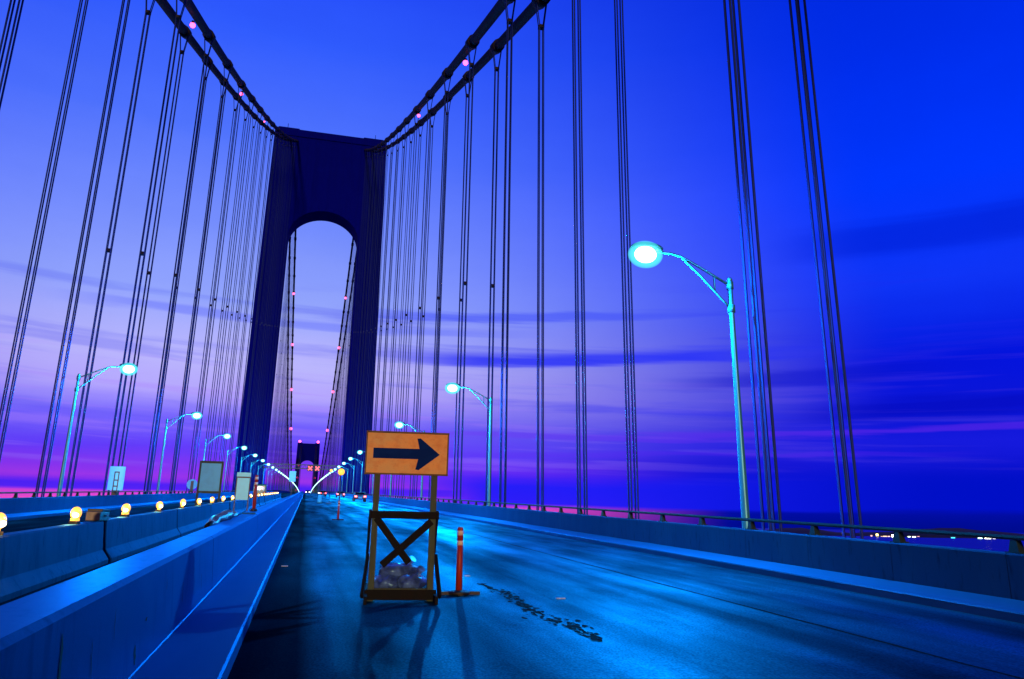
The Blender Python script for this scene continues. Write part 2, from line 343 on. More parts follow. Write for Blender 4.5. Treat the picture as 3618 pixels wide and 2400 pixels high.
# ------------------------------------------------------------------ mesh helpers
COL = sc.collection
class MB:
    def __init__(s): s.v = []; s.f = []; s.sm = []
    def add(s, vs, fs, smooth=False):
        o = len(s.v); s.v += [tuple(v) for v in vs]
        s.f += [tuple(i + o for i in f) for f in fs]; s.sm += [smooth] * len(fs)
        return s
    def box(s, x0, x1, y0, y1, z0, z1):
        return s.add([(x0, y0, z0), (x1, y0, z0), (x1, y1, z0), (x0, y1, z0), (x0, y0, z1), (x1, y0, z1), (x1, y1, z1), (x0, y1, z1)],
                     [(0, 3, 2, 1), (4, 5, 6, 7), (0, 1, 5, 4), (1, 2, 6, 5), (2, 3, 7, 6), (3, 0, 4, 7)])
    def hexa(s, vs):
        return s.add(vs, [(0, 3, 2, 1), (4, 5, 6, 7), (0, 1, 5, 4), (1, 2, 6, 5), (2, 3, 7, 6), (3, 0, 4, 7)])
    def tube(s, pts, r, n=8, cap=True):
        pts = [Vector(p) for p in pts]; N = len(pts)
        if isinstance(r, (int, float)): r = [r] * N
        vs = []; ref = None
        for i, p in enumerate(pts):
            d = (pts[min(i + 1, N - 1)] - pts[max(i - 1, 0)]).normalized()
            if ref is None:
                ref = Vector((1, 0, 0)) if abs(d.x) < 0.8 else Vector((0, 1, 0))
            a = (ref - d * ref.dot(d)).normalized(); b = d.cross(a); ref = a
            for k in range(n):
                t = 2 * math.pi * (k + 0.5) / n
                vs.append(p + (a * math.cos(t) + b * math.sin(t)) * r[i])
        fs = [(i * n + k, i * n + (k + 1) % n, (i + 1) * n + (k + 1) % n, (i + 1) * n + k) for i in range(N - 1) for k in range(n)]
        s.add(vs, fs, True)
        if cap:
            o = len(s.v) - N * n
            s.f += [tuple(o + k for k in reversed(range(n))), tuple(o + (N - 1) * n + k for k in range(n))]; s.sm += [False, False]
        return s
    def beam(s, a, b, w, h, upv=(0, 0, 1)):
        a, b = Vector(a), Vector(b); d = (b - a).normalized(); u = Vector(upv)
        x = d.cross(u).normalized(); u = x.cross(d).normalized()
        vs = [q + x * (w / 2 * i) + u * (h / 2 * j) for q in (a, b) for i, j in ((-1, -1), (1, -1), (1, 1), (-1, 1))]
        return s.add(vs, [(0, 1, 2, 3), (7, 6, 5, 4), (0, 4, 5, 1), (1, 5, 6, 2), (2, 6, 7, 3), (3, 7, 4, 0)])
    def prism_y(s, poly, y0, y1):
        """polygon in x,z extruded along y"""
        n = len(poly)
        s.add([(x, y0, z) for x, z in poly] + [(x, y1, z) for x, z in poly],
              [tuple(range(n)), tuple(reversed(range(n, 2 * n)))] + [(i, n + i, n + (i + 1) % n, (i + 1) % n) for i in range(n)])
        return s
    def prism_x(s, poly, x0, x1):
        n = len(poly)
        s.add([(x0, y, z) for y, z in poly] + [(x1, y, z) for y, z in poly],
              [tuple(range(n)), tuple(reversed(range(n, 2 * n)))] + [(i, n + i, n + (i + 1) % n, (i + 1) % n) for i in range(n)])
        return s
    def sweep(s, poly, ys, cap=True, zf=None):
        """polygon in x,z swept along the road profile"""
        zf = zf or zr
        n = len(poly); vs = []
        for y in ys: vs += [(x, y, zf(y) + z) for x, z in poly]
        fs = [(i * n + k, (i + 1) * n + k, (i + 1) * n + (k + 1) % n, i * n + (k + 1) % n) for i in range(len(ys) - 1) for k in range(n)]
        if cap: fs += [tuple(range(n)), tuple(reversed(range((len(ys) - 1) * n, len(ys) * n)))]
        return s.add(vs, fs)
    def ball(s, c, rx, ry=None, rz=None, nu=12, nv=8, z0=-1.0, z1=1.0):
        ry = ry or rx; rz = rz or rx; vs = []
        for j in range(nv + 1):
            t = math.asin(z0) + (math.asin(z1) - math.asin(z0)) * j / nv
            for k in range(nu):
                a = 2 * math.pi * k / nu
                vs.append((c[0] + rx * math.cos(t) * math.cos(a), c[1] + ry * math.cos(t) * math.sin(a), c[2] + rz * math.sin(t)))
        fs = [(j * nu + k, j * nu + (k + 1) % nu, (j + 1) * nu + (k + 1) % nu, (j + 1) * nu + k) for j in range(nv) for k in range(nu)]
        fs += [tuple(reversed(range(nu))), tuple(range(nv * nu, (nv + 1) * nu))]
        return s.add(vs, fs, True)
    def mesh(s, name, material):
        me = bpy.data.meshes.new(name); me.from_pydata(s.v, [], s.f)
        me.polygons.foreach_set('use_smooth', s.sm); me.materials.append(material); me.update()
        return me
    def build(s, name, material, parent=None, loc=(0, 0, 0), bevel=0.0, fix=True):
        me = s.mesh(name, material)
        if fix:
            import bmesh
            bm = bmesh.new(); bm.from_mesh(me); bmesh.ops.recalc_face_normals(bm, faces=bm.faces); bm.to_mesh(me); bm.free()
        o = bpy.data.objects.new(name, me); COL.objects.link(o); o.location = loc
        if parent: o.parent = parent
        if bevel:
            b = o.modifiers.new('bevel', 'BEVEL'); b.width = bevel; b.segments = 2; b.limit_method = 'ANGLE'
        return o

def tag(o, label=None, cat=None, group=None, kind=None):
    if label: o['label'] = label
    if cat: o['category'] = cat
    if group: o['group'] = group
    if kind: o['kind'] = kind
    return o
def empty(name, loc, label, cat, group=None, rz=0.0):
    o = bpy.data.objects.new(name, None); COL.objects.link(o); o.location = loc; o.rotation_euler = (0, 0, rz)
    o.empty_display_size = 0.2
    return tag(o, label, cat, group)
def copy_tree(o, parent=None):
    c = o.copy(); COL.objects.link(c); c.parent = parent
    for ch in list(o.children):
        if ch.type != 'LIGHT': copy_tree(ch, c)
    return c

ONES = ['', 'first', 'second', 'third', 'fourth', 'fifth', 'sixth', 'seventh', 'eighth', 'ninth', 'tenth', 'eleventh', 'twelfth', 'thirteenth',
        'fourteenth', 'fifteenth', 'sixteenth', 'seventeenth', 'eighteenth', 'nineteenth']
TENS = {2: ('twentieth', 'twenty'), 3: ('thirtieth', 'thirty'), 4: ('fortieth', 'forty'), 5: ('fiftieth', 'fifty'), 6: ('sixtieth', 'sixty'),
        7: ('seventieth', 'seventy'), 8: ('eightieth', 'eighty'), 9: ('ninetieth', 'ninety')}
def nth(n):
    if n < 20: return ONES[n]
    a, b = divmod(n, 10)
    return TENS[a][0] if b == 0 else TENS[a][1] + '-' + ONES[b]

# ------------------------------------------------------------------ road profile
G = 0.03665
YT = 295.0            # near tower
YF = 1640.0           # far tower
YM = (YT + YF) / 2
CC = 0.32 * G / (2 * (YM - YT))
def zr(y):
    if y <= YT: return G * y
    if y <= YF: return G * y - CC * (y - YT) ** 2
    return zr(YF) - 0.3 * G * (y - YF)
CX = -1.04            # bridge centre line
YS = [-40, 0, 20, 60, 120, 200, 280] + [295 + 20 * i for i in range(0, 68)] + [1660, 1800, 2000, 2600]
def ysub(a, b):
    return sorted({a, b} | {y for y in YS if a < y < b})

# ------------------------------------------------------------------ water and far shore
ZW = -62.0
w = MB().add([(-45000, -45000, ZW), (45000, -45000, ZW), (45000, 60000, ZW), (-45000, 60000, ZW)], [(0, 1, 2, 3)])
tag(w.build('water', M['water'], fix=False), kind='structure')

sh = MB(); prof = []
for i in range(0, 61):
    a = R(32 + i * 0.55)
    d = 8150 + 260 * math.sin(i * 0.55) + random.uniform(-60, 60)
    hh = 45 + 26 * math.sin(i * 0.31 + 1) + random.uniform(-6, 6)
    if i < 6: hh *= i / 6 + 0.1
    prof.append((a, d, max(hh, 8)))
vs = []
for a, d, hh in prof:
    for dd, z in ((0, ZW - 1), (30, ZW + 5), (700, ZW + hh * 0.8), (1900, ZW + hh * 1.25), (4000, ZW - 1)):
        vs.append(((d + dd) * math.sin(a), (d + dd) * math.cos(a), z))
sh.add(vs, [(i * 5 + k, i * 5 + k + 1, (i + 1) * 5 + k + 1, (i + 1) * 5 + k) for i in range(60) for k in range(4)], True)
tag(sh.build('far_shore_hills', M['shore']), kind='structure')

def rot_to(x, y, az):  # local frame facing the bridge
    return (x * math.cos(az) + y * math.sin(az), -x * math.sin(az) + y * math.cos(az))
# (azimuth rad, elevation rad, width m, height m, colour, strength, words)
FAR = [(0.6605, -0.0046, 13, 10, (1.0, 0.8, 0.6), 1.2, 'faint cream', 'leftmost on the far shore'),
       (0.6905, -0.0072, 16, 12, (1.0, 0.6, 0.75), 0.9, 'dim pink', 'just left of the yellow one'),
       (0.6965, -0.0060, 20, 18, (1.0, 0.85, 0.35), 4, 'yellow', 'standing above its neighbours'),
       (0.7015, -0.0080, 22, 9, (1.0, 0.72, 0.5), 1.0, 'weak peach', 'just right of the yellow one'),
       (0.7045, -0.0078, 30, 12, (1.0, 0.6, 0.4), 2.0, 'wide peach', 'in the middle of the left cluster'),
       (0.7085, -0.0078, 22, 12, (1.0, 0.62, 0.62), 1.5, 'pink', 'beside the big white one'),
       (0.7140, -0.0072, 42, 26, (0.95, 1.0, 0.75), 9, 'largest bright white', 'at the right end of the left cluster'),
       (0.7165, -0.0080, 26, 16, (1.0, 0.85, 0.5), 4, 'low yellow-white', 'touching the largest white one'),
       (0.7290, -0.0078, 22, 14, (0.75, 1.0, 0.75), 3, 'greenish white', 'just right of the rail post'),
       (0.7340, -0.0080, 28, 16, (1.0, 1.0, 0.9), 6, 'round white', 'between greenish and pink ones'),
       (0.7385, -0.0076, 18, 14, (1.0, 0.5, 0.6), 2, 'small red-pink', 'right of the round white one'),
       (0.7452, -0.0078, 34, 10, (0.7, 0.68, 0.75), 0.7, 'dull grey', 'in the gap of the middle cluster'),
       (0.7530, -0.0082, 26, 20, (1.0, 0.85, 0.5), 6, 'warm cream', 'alone in the middle of the shore'),
       (0.7720, -0.0080, 30, 14, (0.05, 0.8, 1.0), 3, 'turquoise', 'between the two right-hand clusters'),
       (0.7880, -0.0088, 16, 8, (0.1, 0.35, 0.9), 0.8, 'faint blue', 'left of the right-hand cluster'),
       (0.7975, -0.0082, 32, 20, (0.45, 1.0, 0.8), 6, 'bright aqua', 'opening the right-hand cluster'),
       (0.8045, -0.0082, 46, 18, (1.0, 1.0, 0.75), 8, 'long bright white', 'in the right-hand cluster'),
       (0.8105, -0.0084, 22, 12, (0.85, 0.8, 1.0), 3, 'lilac white', 'right of the long white one'),
       (0.8150, -0.0085, 10, 8, (0.8, 0.4, 0.7), 1, 'tiny mauve', 'in the right-hand tail of lights'),
       (0.8185, -0.0085, 20, 12, (0.8, 0.75, 0.6), 1.6, 'grey-beige', 'in the right-hand tail of lights'),
       (0.8260, -0.0086, 34, 7, (0.15, 0.5, 0.7), 0.7, 'low teal', 'second from the right on the shore'),
       (0.8310, -0.0086, 20, 8, (0.6, 0.3, 0.7), 0.9, 'dim violet', 'rightmost on the far shore')]
for a, e, wd, ht, c, s, words, where in FAR:
    d = 8000.0
    zc = H + d * math.tan(e)
    b = empty('waterfront_building', (d * math.sin(a), d * math.cos(a), ZW), f'dark waterfront building, {words} light, {where}', 'building', 'lit buildings on the far shore', rz=-a)
    top = zc + ht * 0.5 + 3 - ZW
    wb = MB().box(-wd * 0.8, wd * 0.8, 0, 26, 0, top)
    wb.prism_y([(-wd * 0.82, top), (wd * 0.82, top), (0, top + 3)], -0.5, 26)
    wb.build('wall', M['far_wall'], b)
    MB().box(-wd / 2, wd / 2, -1.0, -0.2, zc - ZW - ht / 2, zc - ZW + ht / 2).build('lit_window', win_mat(c, s), b)

# ------------------------------------------------------------------ deck, road, kerbs
XR_K, XR_P = 9.60, 10.90         # right kerb edge, right parapet face
XL_K, XL_P = -11.68, -12.98
dk = MB().sweep([(-18.2, -0.35), (-18.2, -2.0), (16.1, -2.0), (16.1, -0.35), (11.3, -0.32), (11.3, -0.02), (-13.4, -0.02), (-13.4, -0.32)], YS)
tag(dk.build('deck', M['steel']), kind='structure')
road = MB()
road.add([v for y in YS for v in ((XL_K, y, zr(y) + 0.0), (XR_K, y, zr(y) + 0.0))], [(2 * i, 2 * i + 1, 2 * i + 3, 2 * i + 2) for i in range(len(YS) - 1)])
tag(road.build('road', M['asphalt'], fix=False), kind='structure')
def strip(name, x0, x1, h, mt, ys=YS):
    # kerb with a slightly rounded edge on both sides
    o = MB().sweep([(x0, -0.015), (x0, h - 0.02), (x0 + 0.02, h), (x1 - 0.02, h), (x1, h - 0.02), (x1, -0.015)], ys).build(name, mt)
    return tag(o, kind='structure')
strip('right_kerb', XR_K, XR_P - 0.002, 0.135, M['kerb'])
strip('left_kerb', XL_P + 0.002, XL_K, 0.135, M['kerb'])
strip('median_kerb', -2.25, -0.50, 0.16, M['kerb'])

# ------------------------------------------------------------------ median barrier (smooth concrete, sections butted with open joints)
def median_poly(h, bev):
    return [(-1.64, 0.162), (-1.60, h - 0.03), (-1.57, h), (-1.20 - bev, h), (-1.19, h - 0.01 - bev * 0.7), (-1.1365, 0.170), (-1.129, 0.162)]
mbm = MB()
js = [-18.6 + 10.07 * i for i in range(0, 32)]
for a, b in zip(js[:-1], js[1:]):
    hh = 0.87 if b < 22.5 else 0.90
    mbm.sweep(median_poly(hh, 0.03 if b < 22.5 else 0.06), ysub(a + 0.012, b - 0.012))
mbm.sweep(median_poly(0.90, 0.06), ysub(js[-1] + 0.012, 2000))
med = tag(mbm.build('median_barrier', M['smooth_concrete']), 'long smooth pale concrete barrier running down the median kerb left of the road', 'barrier')
# dark seepage stains that the wall really carries, each a thin film on its face
def stain(pts, parent, y_w=0.012):
    """pts: (y, z above road) down the near face"""
    s = MB()
    def fx(z): return -1.19 + (0.855 - z) / (0.855 - 0.162) * 0.055 + 0.003
    vs = []
    for i, (y, z) in enumerate(pts):
        wv = y_w * (0.6 + 0.8 * random.random()) * (0.35 if i in (0, len(pts) - 1) else 1)
        vs += [(fx(z), y - wv, zr(y) + z), (fx(z), y + wv, zr(y) + z)]
    s.add(vs, [(2 * i, 2 * i + 1, 2 * i + 3, 2 * i + 2) for i in range(len(pts) - 1)])
    o = s.build('rust_stain', M['stain'], parent, fix=False)
    o['label'] = 'dark narrow run-down stain on the barrier face'
for y, z0_, z1_, wv in ((4.72, 0.76, 0.22, 0.026), (6.62, 0.36, 0.22, 0.026), (5.35, 0.62, 0.40, 0.005), (8.9, 0.56, 0.36, 0.009), (7.0, 0.50, 0.47, 0.025), (5.9, 0.72, 0.52, 0.005), (7.9, 0.7, 0.6, 0.007), (10.4, 0.5, 0.3, 0.008)):
    k = 7
    stain([(y + 0.01 * random.uniform(-1, 1), z0_ + (z1_ - z0_) * i / k) for i in range(k + 1)], med, wv)

# ------------------------------------------------------------------ parapets
def parapet(xi, sgn, label):
    p = MB(); a = -20.4
    prof = [(xi, 0.0), (xi + sgn * 0.02, 0.80), (xi + sgn * 0.045, 0.83), (xi + sgn * 0.28, 0.83), (xi + sgn * 0.30, 0.80), (xi + sgn * 0.32, -0.30)]
    y0 = 10.12 - 2.5167 * 12 + 0.10
    for i in range(126):
        p.sweep(prof, [y0 + 2.5167 * i + 0.006, y0 + 2.5167 * (i + 1) - 0.006])
    p.sweep(prof, ysub(y0 + 2.5167 * 126 + 0.006, 2000))
    return tag(p.build('concrete_parapet', M['concrete']), label, 'parapet')
parapet(XR_P, 1, 'grey concrete parapet wall with vertical joints along the right edge of the road')
parapet(XL_P, -1, 'grey concrete parapet wall along the far left side of the bridge')

def railing(xc, label, yphase):
    e = empty('bridge_railing', (xc, 0, 0.83), label, 'railing')
    def build(mb, name): 
        o = mb.build(name, M['rail'], e); return o
    tr = MB().sweep([(-0.055, 0.20), (-0.065, 0.235), (-0.055, 0.27), (0.055, 0.27), (0.065, 0.235), (0.055, 0.20)], YS)
    build(tr, 'top_rail')
    def post(mb, y):
        z = zr(y)
        mb.hexa([(-0.07, y - 0.10, z - 0.002), (0.07, y - 0.10, z - 0.002), (0.07, y + 0.10, z - 0.002), (-0.07, y + 0.10, z - 0.002),
                 (-0.05, y - 0.055, z + 0.199), (0.05, y - 0.055, z + 0.199), (0.05, y + 0.055, z + 0.199), (-0.05, y + 0.055, z + 0.199)])
        mb.box(-0.10, 0.10, y - 0.14, y + 0.14, z - 0.001, z + 0.02)
    i = 0; y = yphase
    base = None
    while i < 99:
        if base is None:
            mb = MB(); post(mb, 0.0); base = mb.build('rail_post', M['rail'], e); o = base
        else:
            o = base.copy(); COL.objects.link(o); o.parent = e
        o.location = (0, y, zr(y)); i += 1; y += 2.5167
    far = MB()
    while y < 1640:
        post(far, y); y += 2.5167
    o = far.build('rail_post', M['rail'], e); o['kind'] = 'stuff'
    o.name = 'rail_posts_in_the_distance'
railing(XR_P + 0.15, 'low dark green steel railing on top of the right concrete parapet', 10.12 - 2.5167 * 3)
railing(XL_P - 0.15, 'low dark steel railing on top of the far left concrete parapet', 40.75 - 2.5167 * 12)

# ------------------------------------------------------------------ towers
ZS = 151.0 + H      # cable saddle height
def tower(y0, dist, label, far=False):
    deep = 11.0
    zb = zr(y0 + 5)
    e = empty('suspension_tower', (CX - 0.25, y0, ZW), label, 'bridge tower', 'suspension bridge towers')
    ztop = 154.0 + H - ZW; zdeck = zb - ZW
    def xo(z):  # outer face
        return 24.1 - 1.5 * (z - zdeck) / (ztop - zdeck)
    XI = 13.75
    apex = 119.8 + H - ZW; spring = apex - 12.4
    for s in (-1, 1):
        mb = MB()
        zs = [0, zdeck - 6, zdeck, zdeck + 40, zdeck + 80, spring, ztop - 3]
        vs = []
        for z in zs:
            vs += [(s * XI, 0, z), (s * xo(z), 0, z), (s * xo(z), deep, z), (s * XI, deep, z)]
        mb.add(vs, [(i * 4 + k, i * 4 + (k + 1) % 4, (i + 1) * 4 + (k + 1) % 4, (i + 1) * 4 + k) for i in range(len(zs) - 1) for k in range(4)] + [(3, 2, 1, 0), tuple(range((len(zs) - 1) * 4, len(zs) * 4))])
        leg = mb.build('tower_leg', M['steel'], e)
        # riveted plate ribs down the front and back
        rb = MB()
        for f in (0.03, 0.22, 0.41, 0.60, 0.79, 0.97):
            for yy0, yy1 in ((-0.14, -0.003), (deep + 0.003, deep + 0.14)):
                pts = []
                for z in (0, ztop - 3.2):
                    xc = s * (XI + (xo(z) - XI) * f)
                    pts += [(xc - 0.25, yy0, z), (xc + 0.25, yy0, z), (xc + 0.25, yy1, z), (xc - 0.25, yy1, z)]
                rb.hexa(pts)
        rb.build('rib_plates', M['steel'], leg)
        # saddle housing on the top of each leg and cable mouths below it
        hb = MB()
        hb.hexa([(s * XI - s * 1.5, 0.8, ztop), (s * (xo(ztop) - 0.2), 0.8, ztop), (s * (xo(ztop) - 0.2), deep - 0.8, ztop), (s * XI - s * 1.5, deep - 0.8, ztop),
                 (s * XI - s * 0.5, 1.6, ztop + 1.5), (s * (xo(ztop) - 1.4), 1.6, ztop + 1.5), (s * (xo(ztop) - 1.4), deep - 1.6, ztop + 1.5), (s * XI - s * 0.5, deep - 1.6, ztop + 1.5)])
        hb.tube([(s * 18, 5, ztop + 1.5), (s * 18, 5, ztop + 5)], 0.12, 6)
        hb.build('saddle_housing', M['steel'], e)
    # portal between the legs with an arched underside
    pb = MB(); poly = [(-XI + 0.003, ztop - 3), (-XI + 0.003, spring)]
    N = 28
    for i in range(1, N):
        a = math.pi * (1 - i / N)
        poly.append(((XI - 0.003) * math.cos(a), spring + (apex - spring) * math.sin(a)))
    poly += [(XI - 0.003, spring), (XI - 0.003, ztop - 3)]
    nn = len(poly)
    # build as strips so that the concave outline stays clean
    xs = [p[0] for p in poly[1:-1]]; zz = [p[1] for p in poly[1:-1]]
    y1, y2 = 0.25, deep - 0.25
    for i in range(len(xs) - 1):
        pb.hexa([(xs[i], y1, zz[i]), (xs[i + 1], y1, zz[i + 1]), (xs[i + 1], y2, zz[i + 1]), (xs[i], y2, zz[i]),
                 (xs[i], y1, ztop - 3), (xs[i + 1], y1, ztop - 3), (xs[i + 1], y2, ztop - 3), (xs[i], y2, ztop - 3)])
    po = pb.build('portal_beam', M['steel'], e)
    rb = MB()
    for i in range(9):
        x = -XI + 1.6 + i * (2 * XI - 3.2) / 8
        zl = spring + (apex - spring) * math.sqrt(max(0, 1 - (x / XI) ** 2)) + 0.6
        for a_, b_ in ((-0.12, 0.247), (deep - 0.247, deep + 0.12)):
            rb.box(x - 0.22, x + 0.22, a_, b_, zl, ztop - 3.2)
    rb.build('rib_plates', M['steel'], po)
    MB().box(-xo(ztop), xo(ztop), -0.5, deep + 0.5, ztop - 3 + 0.003, ztop).build('tower_cap', M['steel'], e)
    # strut between the legs under the deck
    MB().box(-XI + 0.003, XI - 0.003, 1, deep - 1, zdeck - 16, zdeck - 4).build('lower_strut', M['steel'], e)
    return e, xo, XI, ztop, zdeck
t1, xo, XI, ztop, zdeck = tower(YT - 5.5, 0, 'huge dark blue steel bridge tower with arched portal, the nearer one')
t2, _, _, _, _ = tower(YF - 5.5, 1, 'small distant bridge tower with red beacons, seen through the near arch', True)
# red beacons on the far tower
for s, dxs in ((-1, 0), (1, 0)):
    zs = [ztop + 4.2, ztop - 45, ztop - 70, ztop - 95, ztop - 116]
    for i, z in enumerate(zs):
        f = 0.55 if i == 0 else 0.38
        x = s * (XI + (xo(z) - XI) * f)
        o = MB().ball((x, -1.2 if i else 4.0, z), 2.6 if i == 0 else 2.1, nu=10, nv=6).build('red_beacon', M['beacon'] if i == 0 else M['beacon_dim'], t2)

# ------------------------------------------------------------------ main cables
def zc(y):
    if y <= YT - 4.5:
        return 22.482 + 0.318303 * y + 0.000282853 * y * y + G * y + H
    if y < YT + 4.5:
        a = zc(YT - 4.5); f = (y - (YT - 4.5)) / 9.0; b = zc(YT + 4.5)
        return a + (b - a) * f + 2.2 * math.sin(math.pi * f) * 0.6
    if y <= YF:
        mid = zr(YM) + 3.6
        return mid + (ZS - 0.6 - mid) * ((y - YM) / (YM - YT - 4.5)) ** 2 if abs(y - YM) < (YM - YT - 4.5) else ZS - 0.6
    return ZS - 0.6 - 0.43 * (y - YF)
CABX = {('left', 'outer'): -17.25, ('left', 'inner'): -14.69, ('right', 'outer'): 15.17, ('right', 'inner'): 12.59}
ST = 15.1
SY0 = 19.11
stations = []   # every suspender station
k = -3
while SY0 + k * ST < YT - 9: stations.append(SY0 + k * ST); k += 1
main_st = []
y = YT + 16
while y < YF - 10: main_st.append(y); y += ST
cys = [-60 + 5 * i for i in range(0, 71)] + [290.5, 292, 293.5, 295, 296.5, 298, 299.5] + [300 + 12 * i for i in range(112)] + [1640, 1760, 1950]
cys = sorted(set(cys))
for (side, row), x in CABX.items():
    e = empty('main_cable', (x, YT, zc(YT)), f'thick dark main suspension cable, {row} one of the {side}-hand pair', 'cable', 'main suspension cables')
    off = Vector((x, YT, zc(YT)))
    MB().tube([Vector((x, yy, zc(yy))) - off for yy in cys], 0.46, 12).build('cable', M['cable'], e)
    def band(mb, yy):
        d = 0.75
        mb.tube([Vector((x, yy - d, zc(yy - d))) - off, Vector((x, yy + d, zc(yy + d))) - off], 0.62, 12)
        mb.beam(Vector((x, yy - d, zc(yy - d) + 0.62)) - off, Vector((x, yy + d, zc(yy + d) + 0.62)) - off, 0.18, 0.22)
    allb = stations + main_st
    for yy in allb[:90]:
        mb = MB(); band(mb, yy); mb.build('cable_band', M['cable'], e)
    mb = MB()
    for yy in allb[90:]: band(mb, yy)
    o = mb.build('cable_bands_far', M['cable'], e); o['kind'] = 'stuff'

# ------------------------------------------------------------------ suspenders
def suspender(x, y, near):
    s = 0.165; zt = zc(y); zb = zr(y) - 0.36; zcl = zt - 2.6; zm = zb + 0.36 + (zt - zb) * 0.44
    rr = 0.043
    def rope(mb, i, j):
        mb.tube([(i * 0.47, j * s, zt - zb), (i * s, j * s, zcl - zb), (i * s, j * s, 0)], rr, 6 if near else 5, cap=False)
    def clamp(mb, z, r=0.21):
        mb.box(-r, r, -r, r, z - 0.13, z + 0.13)
    return s, zt, zb, zcl, zm, rope, clamp
total = 0
def make_susp(x, y, side, row, label, near, group):
    s, zt, zb, zcl, zm, rope, clamp = suspender(x, y, near)
    if near:
        e = empty('suspender', (x, y, zb), label, 'suspender cable', group)
        for i in (-1, 1):
            for j in (-1, 1):
                mb = MB(); rope(mb, i, j); mb.build('rope', M['rope'], e, fix=False)
        mb = MB(); clamp(mb, zcl - zb); mb.build('spreader_clamp', M['cable'], e)
        if y > 60: mb = MB(); clamp(mb, zm - zb, 0.19); mb.build('rope_clamp', M['cable'], e)
        mb = MB(); mb.box(-0.35, 0.35, -0.3, 0.3, 0.0, 0.35); mb.build('anchor_socket', M['cable'], e)
    else:
        mb = MB()
        for i in (-1, 1):
            for j in (-1, 1): rope(mb, i, j)
        clamp(mb, zcl - zb); clamp(mb, zm - zb, 0.19)
        o = mb.build('suspender', M['rope'], None, (x, y, zb), fix=False)
        tag(o, label, 'suspender cable', group)
cnt = 0
GS = 'steel suspender ropes in front of the near tower'
for (side, row), x in CABX.items():
    vis = [yy for yy in stations if (yy > 10 if side == 'right' else yy > 28)]
    for i, yy in enumerate(vis):
        n = len(vis) - i
        lab = (f'four-strand steel suspender rope, {row} row on the {side}, ' +
               ('nearest to the camera' if i == 0 else f'{nth(i + 1)} from the camera' if n > 1 else 'last before the near tower'))
        make_susp(x, yy, side, row, lab, i < 9, GS); cnt += 1
left = 298 - cnt
per = left // 4
for (side, row), x in CABX.items():
    for i, yy in enumerate(main_st[:per]):
        make_susp(x, yy, side, row, f'thin steel suspender beyond the near tower, {row} row on the {side}, {nth(i + 1)} past the tower', False, 'steel suspenders of the main span')
    if side == 'left' and row == 'outer': pass
mb = MB()
for (side, row), x in CABX.items():
    for yy in main_st[per:]:
        zt, zb = zc(yy), zr(yy) - 0.36
        for j in (-1, 1): mb.tube([(x, yy + j * 0.165, zb), (x, yy + j * 0.165, zt)], 0.05, 4, cap=False)
o = mb.build('suspenders_far', M['rope'], fix=False)
tag(o, 'faint thin suspenders far down the main span', 'suspender cable', kind='stuff')

# ------------------------------------------------------------------ beacons on the inner main cables
def beacon(x, y, dz, label, r=0.30):
    e = empty('cable_beacon', (x, y, zc(y) - 0.62 + dz), label, 'beacon', 'red beacons on the main cables')
    MB().ball((0, 0, -0.18 - r * 0.6), r, nu=10, nv=8).build('lens', M['beacon'], e)
    MB().tube([(0, 0, 0.12), (0, 0, -0.20)], r * 0.55, 8).build('housing', M['dark_metal'], e)
for side, x in (('left', -14.69), ('right', 12.59)):
    ys_ = (70.5, 110.9, 150) if side == 'left' else (67.8, 106.9)
    for i, y in enumerate(ys_):
        beacon(x, y, -0.5, f'red-pink beacon under the {side} inner main cable, ' + ('uppermost in view', 'next one down towards the tower', 'smallest, close to the tower')[i], (0.27, 0.26, 0.17)[i])
    for i, y in enumerate((345, 400, 455, 520, 600)):
        beacon(x, y, -0.3, f'small red beacon on the {side} cable beyond the near tower, {nth(i + 1)} from the top', 0.52 + 0.12 * i)

